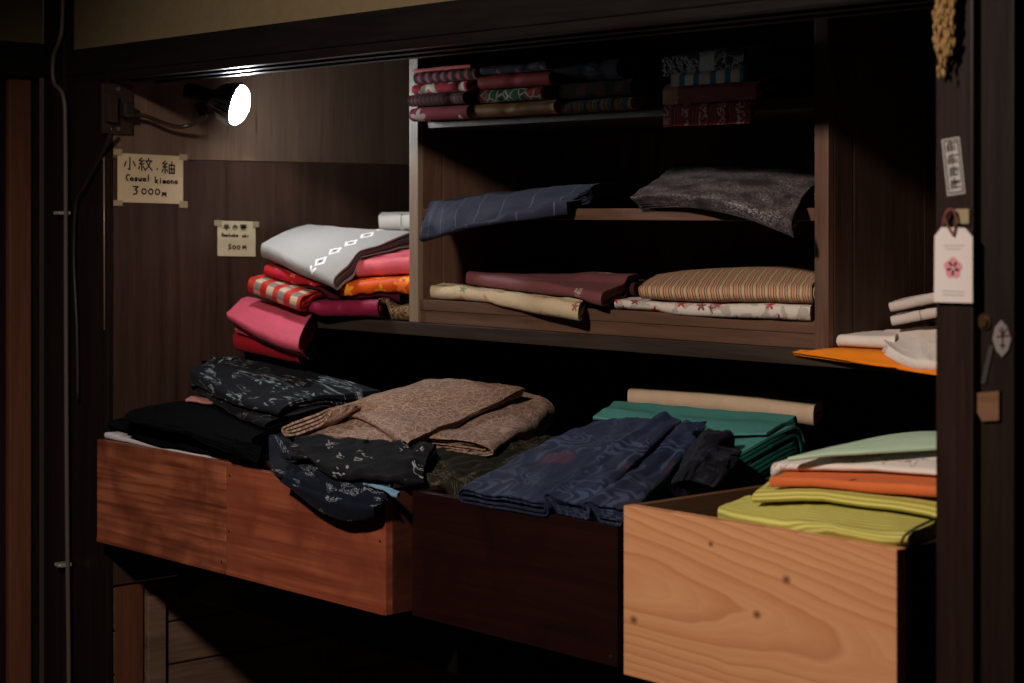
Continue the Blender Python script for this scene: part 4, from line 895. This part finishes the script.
KAN = {'小': [[(.5, 1), (.5, .05), (.38, .12)], [(.22, .68), (.1, .3)], [(.75, .7), (.92, .35)]],
       '糸': [[(.28, 1), (.1, .8), (.3, .75)], [(.42, .85), (.12, .52), (.42, .55)], [(.27, .52), (.27, .02)], [(.12, .35), (.06, .12)], [(.38, .35), (.46, .15)]],
       '文': [[(.73, 1), (.75, .86)], [(.52, .78), (.98, .8)], [(.9, .78), (.75, .4), (.5, .04)], [(.6, .7), (.78, .35), (.99, .06)]],
       '由': [[(.58, .7), (.58, .05), (.95, .05), (.95, .7), (.58, .7)], [(.765, .95), (.765, .05)], [(.58, .38), (.95, .38)]],
       '円': [[(.1, 0), (.1, .8), (.85, .8), (.85, 0)], [(.47, .8), (.47, .38)], [(.1, .38), (.85, .38)]],
       '半': [[(.25, .95), (.35, .75)], [(.75, .97), (.65, .75)], [(.12, .66), (.88, .66)], [(.05, .36), (.95, .36)], [(.5, 1), (.5, 0)]],
       '巾': [[(.15, .1), (.15, .72), (.85, .72), (.85, .2)], [(.5, 1), (.5, 0)]],
       '帯': [[(.05, .82), (.95, .82)], [(.25, 1), (.28, .62), (.75, .62), (.75, 1)], [(.5, 1), (.5, .62)], [(.08, .4), (.1, .52), (.92, .52), (.9, .4)], [(.25, .05), (.25, .38), (.75, .38), (.75, .1)], [(.5, .5), (.5, 0)]]}
def kan(k, x, y, w, h): return [[(x+p*w, y+q*h) for p, q in s] for c in k for s in KAN[c]]
def sign(label, corners, tapes, ink, paper, w, bend=None):
    A, B, D = [P(px, py, X=XW+0.0012) for px, py in corners]        # lower-left, lower-right, upper-left
    U = B-A; V = D-A; N = U.cross(V).normalized()
    t = thing('price_sign', label, 'sign', A+U*0.5, 'handwritten price signs taped to the closet wall')
    obj('paper', sheet(A, U, V, 12, bend), paper, t)
    for x, y, sx, sy in tapes:
        u = U.normalized(); v = V.normalized()
        obj('tape', sheet(A+U*x+V*y-u*sx/2-v*sy/2+N*0.0016, u*sx, v*sy, 3, None, 0.0002), m_tape, t)
    obj('writing', strokes(ink, A, U, V, w, 0.0009), m_ink, t)
ink = kan('小', .08, .66, .2, .26)+kan('糸文', .3, .66, .22, .26)+[[(.59, .7), (.6, .72)]]+kan('糸由', .66, .62, .21, .26)
ink += word('Casual', .12, .45, .11, .06)+word('kimono', .56, .42, .11, .058)+word('3', .22, .17, .15, .10)+word('000', .35, .17, .15, .098)+kan('円', .67, .15, .07, .085)
sign('larger price sign lettered casual kimono and 3000 yen by the lamp', [(117.5, 202), (183, 204), (117.5, 153)],
     [(0.0, 1.02, .018, .011), (1.0, .98, .018, .011), (0.0, -.02, .019, .010), (1.0, -.01, .018, .012)], ink, papermat('cream_paper', (0.44, 0.34, 0.21), (0.55, 0.44, 0.29)), 0.0026)
ink = kan('半', .14, .74, .17, .16)+kan('巾', .38, .74, .14, .16)+kan('帯', .58, .74, .18, .17)+word('Hanhaba', .1, .56, .08, .06)+word('obi', .64, .55, .08, .06)+word('500', .26, .2, .13, .11)+kan('円', .64, .2, .12, .12)
sign('smaller price sign lettered 500 yen left of the grey kimono', [(217.5, 256), (255.5, 256.5), (217.5, 220.5)],
     [(0.0, .93, .017, .011), (1.0, .92, .014, .011)], ink, papermat('aged_paper', (0.42, 0.35, 0.22), (0.54, 0.47, 0.32)), 0.0017, lambda x, y: -0.0006*math.sin(math.pi*y*2)**2)

# ------------------------------------------------------------------ things on the right post
yp = YF-0.0008
U = P(955, 142, Y=yp)-P(940, 142, Y=yp); ang = math.radians(9)
def frame(px, py, tilt, Yp):
    O = P(px, py, Y=Yp); c, s = math.cos(tilt), math.sin(tilt)
    return O, Vector((c, 0, s)), Vector((-s, 0, c))
ppm = (P(960, 200, Y=yp)-P(950, 200, Y=yp)).x/10; ppz = 1/FPX*yp/ray(955, 200)[1]
O, u, v = frame(947.5, 196, math.radians(7), yp)
t = thing('paper_sticker', 'narrow white sticker with black characters pasted on the right post', 'sticker', O)
obj('paper', sheet(O, u*18*ppm, v*57*ppz, 4, None, 0.0003), papermat('sticker_paper', (0.40, 0.37, 0.36), (0.50, 0.47, 0.46)), t)
rg = random.Random(4); ink = []
for k in range(4):
    y = 0.80-k*0.22
    for q in range(3): ink.append([(0.22+rg.random()*0.1, y+0.05*q), (0.72+rg.random()*0.1, y+0.05*q+rg.uniform(-0.02, 0.02))])
    ink.append([(0.5, y-0.03), (0.5, y+0.15)]); ink.append([(0.3, y-0.04), (0.34, y+0.12)])
ink += [[(0.12, 0.04), (0.12, 0.96), (0.9, 0.96), (0.9, 0.04), (0.12, 0.04)]]
obj('lettering', strokes(ink, O, u*18*ppm, v*57*ppz, 0.0017, 0.0004), m_ink, t)
# hang tag
yt = YF-0.006
t = thing('hang_tag', 'white paper tag with pink flower hanging on the right post', 'tag', P(954, 303, Y=yt))
bm = bmesh.new(); out = [(934.5, 302), (973, 303), (973, 237), (965.5, 228), (942, 227), (935, 236)]
A = [bm.verts.new(P(px, py, Y=yt)) for px, py in out]; B = [bm.verts.new(P(px, py, Y=yt)+Vector((0, -0.0008, 0))) for px, py in out]
bm.faces.new(A); bm.faces.new(B[::-1])
for i in range(6): bm.faces.new((A[i], A[(i+1) % 6], B[(i+1) % 6], B[i]))
obj('card', bm, papermat('white_card', (0.62, 0.56, 0.54), (0.68, 0.62, 0.60)), t)
bm = bmesh.new(); ctr = P(953, 268, Y=yt-0.001)
for k in range(5):
    an = 2*math.pi*k/5+0.3; c = ctr+Vector((math.cos(an)*0.0065, 0, math.sin(an)*0.0065)); vs = [bm.verts.new(c+Vector((math.cos(a)*0.0055, -0.0003, math.sin(a)*0.0055))) for a in [j*math.pi/5 for j in range(10)]]
    bm.faces.new(vs)
obj('flower_print', bm, plain('pink_print', (0.62, 0.24, 0.30), 0.8), t)
O = P(940, 300, Y=yt-0.0009); U = Vector((27*ppm, 0, 0)); V = Vector((0, 0, 70*ppz))
ink = [[(0.12, .78), (.88, .785)], [(0.2, .735), (.8, .735)], [(0.08, .13), (.9, .13)], [(0.08, .08), (.9, .08)]]
m_gi = plain('grey_ink', (0.3, 0.27, 0.27), 0.8)
for ln in ink: obj('print_line', strokes([ln], O, U, V, 0.0006, 0.0002), m_gi, t)
bm = bmesh.new(); box(bm, P(957, 209, Y=YF).x, P(971, 209, Y=YF).x, YF-0.004, YF-0.0005, P(957, 224, Y=YF).z, P(957, 209, Y=YF).z, 0.001); obj('tape', bm, m_tape, t)
m_cordred = plain('red_cord', (0.16, 0.05, 0.045), 0.8)
bm = bmesh.new(); tube(bm, smooth_path([P(954, 236, Y=yt-0.002), P(949, 228, Y=yt-0.003), P(945, 218, Y=yt-0.003), P(948, 210, Y=yt-0.003), P(954, 211, Y=yt-0.003), P(956, 222, Y=yt-0.003), P(954, 236, Y=yt-0.002)]), 0.0014, 8)
tube(bm, smooth_path([P(943, 226, Y=yt-0.002), P(946, 214, Y=yt-0.003), P(951, 209, Y=yt-0.003)]), 0.0018, 8); obj('cord', bm, m_cordred, t, True)
# straw tassel
m_straw = plain('dry_straw', (0.38, 0.23, 0.09), 0.8)
bm = bmesh.new(); rg = random.Random(7)
for k in range(26):
    x0 = 946+rg.uniform(-7, 8); L = rg.uniform(40, 74)-abs(x0-944)*1.2; pts = []; x = x0
    yy = YF-0.012+rg.uniform(-0.008, 0.006)
    for j in range(9):
        py = -22+(L+22)*j/8; x += rg.uniform(-1.5, 1.2); pts.append(P(x, py, Y=yy))
    tube(bm, smooth_path(pts, 3), 0.0011, 6)
    for j in range(10):                              # grains along the stalk
        q = pts[min(8, 2+j*6//9)]+Vector((rg.uniform(-.003, .003), rg.uniform(-.003, .001), rg.uniform(-.006, .006)))
        tube(bm, [q+Vector((0, 0, .004)), q+Vector((0, 0, .0)), q-Vector((0.0005, 0, .005))], [0.0006, 0.0021, 0.0005], 5)
t = tag(obj('straw_tassel', bm, m_straw, None, True), 'dried straw bundle hanging at the top of the right post', 'ornament')
# hardware on the darker board beside the post
yq = YF+0.0112
bm = bmesh.new(); out = [(1003, 321), (1012, 338), (1004, 357), (994, 340)]
def plate(out, th, sub=0.0):
    bm = bmesh.new(); A = [bm.verts.new(P(px, py, Y=yq)) for px, py in out]; B = [bm.verts.new(P(px, py, Y=yq)+Vector((0, -th, 0))) for px, py in out]
    bm.faces.new(A); bm.faces.new(B[::-1]); k = len(out)
    for i in range(k): bm.faces.new((A[i], A[(i+1) % k], B[(i+1) % k], B[i]))
    return bm
t = thing('metal_ornament', 'pale diamond shaped plate on the dark board by the post', 'ornament', P(1003, 357, Y=yq))
obj('plate', plate([(1002, 320), (1008, 327), (1012, 339), (1009, 350), (1003, 357), (997, 350), (993.5, 339), (996, 327)], 0.002), plain('worn_white_metal', (0.20, 0.17, 0.165), 0.6), t)
O = P(995, 355, Y=yq-0.002); U = Vector((15*ppm, 0, 0)); V = Vector((0, 0, 33*ppz))
obj('marking', strokes([[(.5, .2), (.5, .85)], [(.15, .55), (.9, .6)], [(.3, .8), (.5, .6), (.75, .78)], [(.35, .3), (.65, .3)]], O, U, V, 0.0016, 0.0003), m_ink, t)
tag(obj('metal_strip', plate([(990, 345), (994, 347), (986, 384), (981.5, 383)], 0.0015), plain('dull_steel', (0.07, 0.062, 0.062), 0.45, 0.5, 0.5)), 'narrow slanted metal strip below the diamond plate', 'strip')
tag(obj('wooden_tag', plate([(975, 393), (1001, 391), (1001, 420), (984, 421), (975, 404)], 0.004), wood('tag_wood', (0.13, 0.06, 0.03), (0.2, 0.10, 0.055), 'X', 3, 0.6, 0.3)), 'small brown wooden tag with a cut corner on the dark board', 'tag')
c = P(985, 322, Y=yq); bm = bmesh.new()
for r, d in ((0.0085, 0.002), (0.0055, 0.005)):
    tube(bm, [(c.x, yq, c.z), (c.x, yq-d, c.z)], r, 16)
tag(obj('door_stud', bm, plain('old_bronze', (0.09, 0.045, 0.02), 0.4, 0.5, 0.7)), 'round old bronze stud above the metal strip', 'stud')
bm = sheet(P(1018, 168, Y=YF+0.098), Vector((0.05, 0, 0)), Vector((0, 0, 0.085)), 3, None, 0.0004)
tag(obj('paper_notice', bm, papermat('old_yellow_paper', (0.05, 0.036, 0.016), (0.065, 0.046, 0.02))), 'dim yellowed paper at the right edge of the view', 'paper')
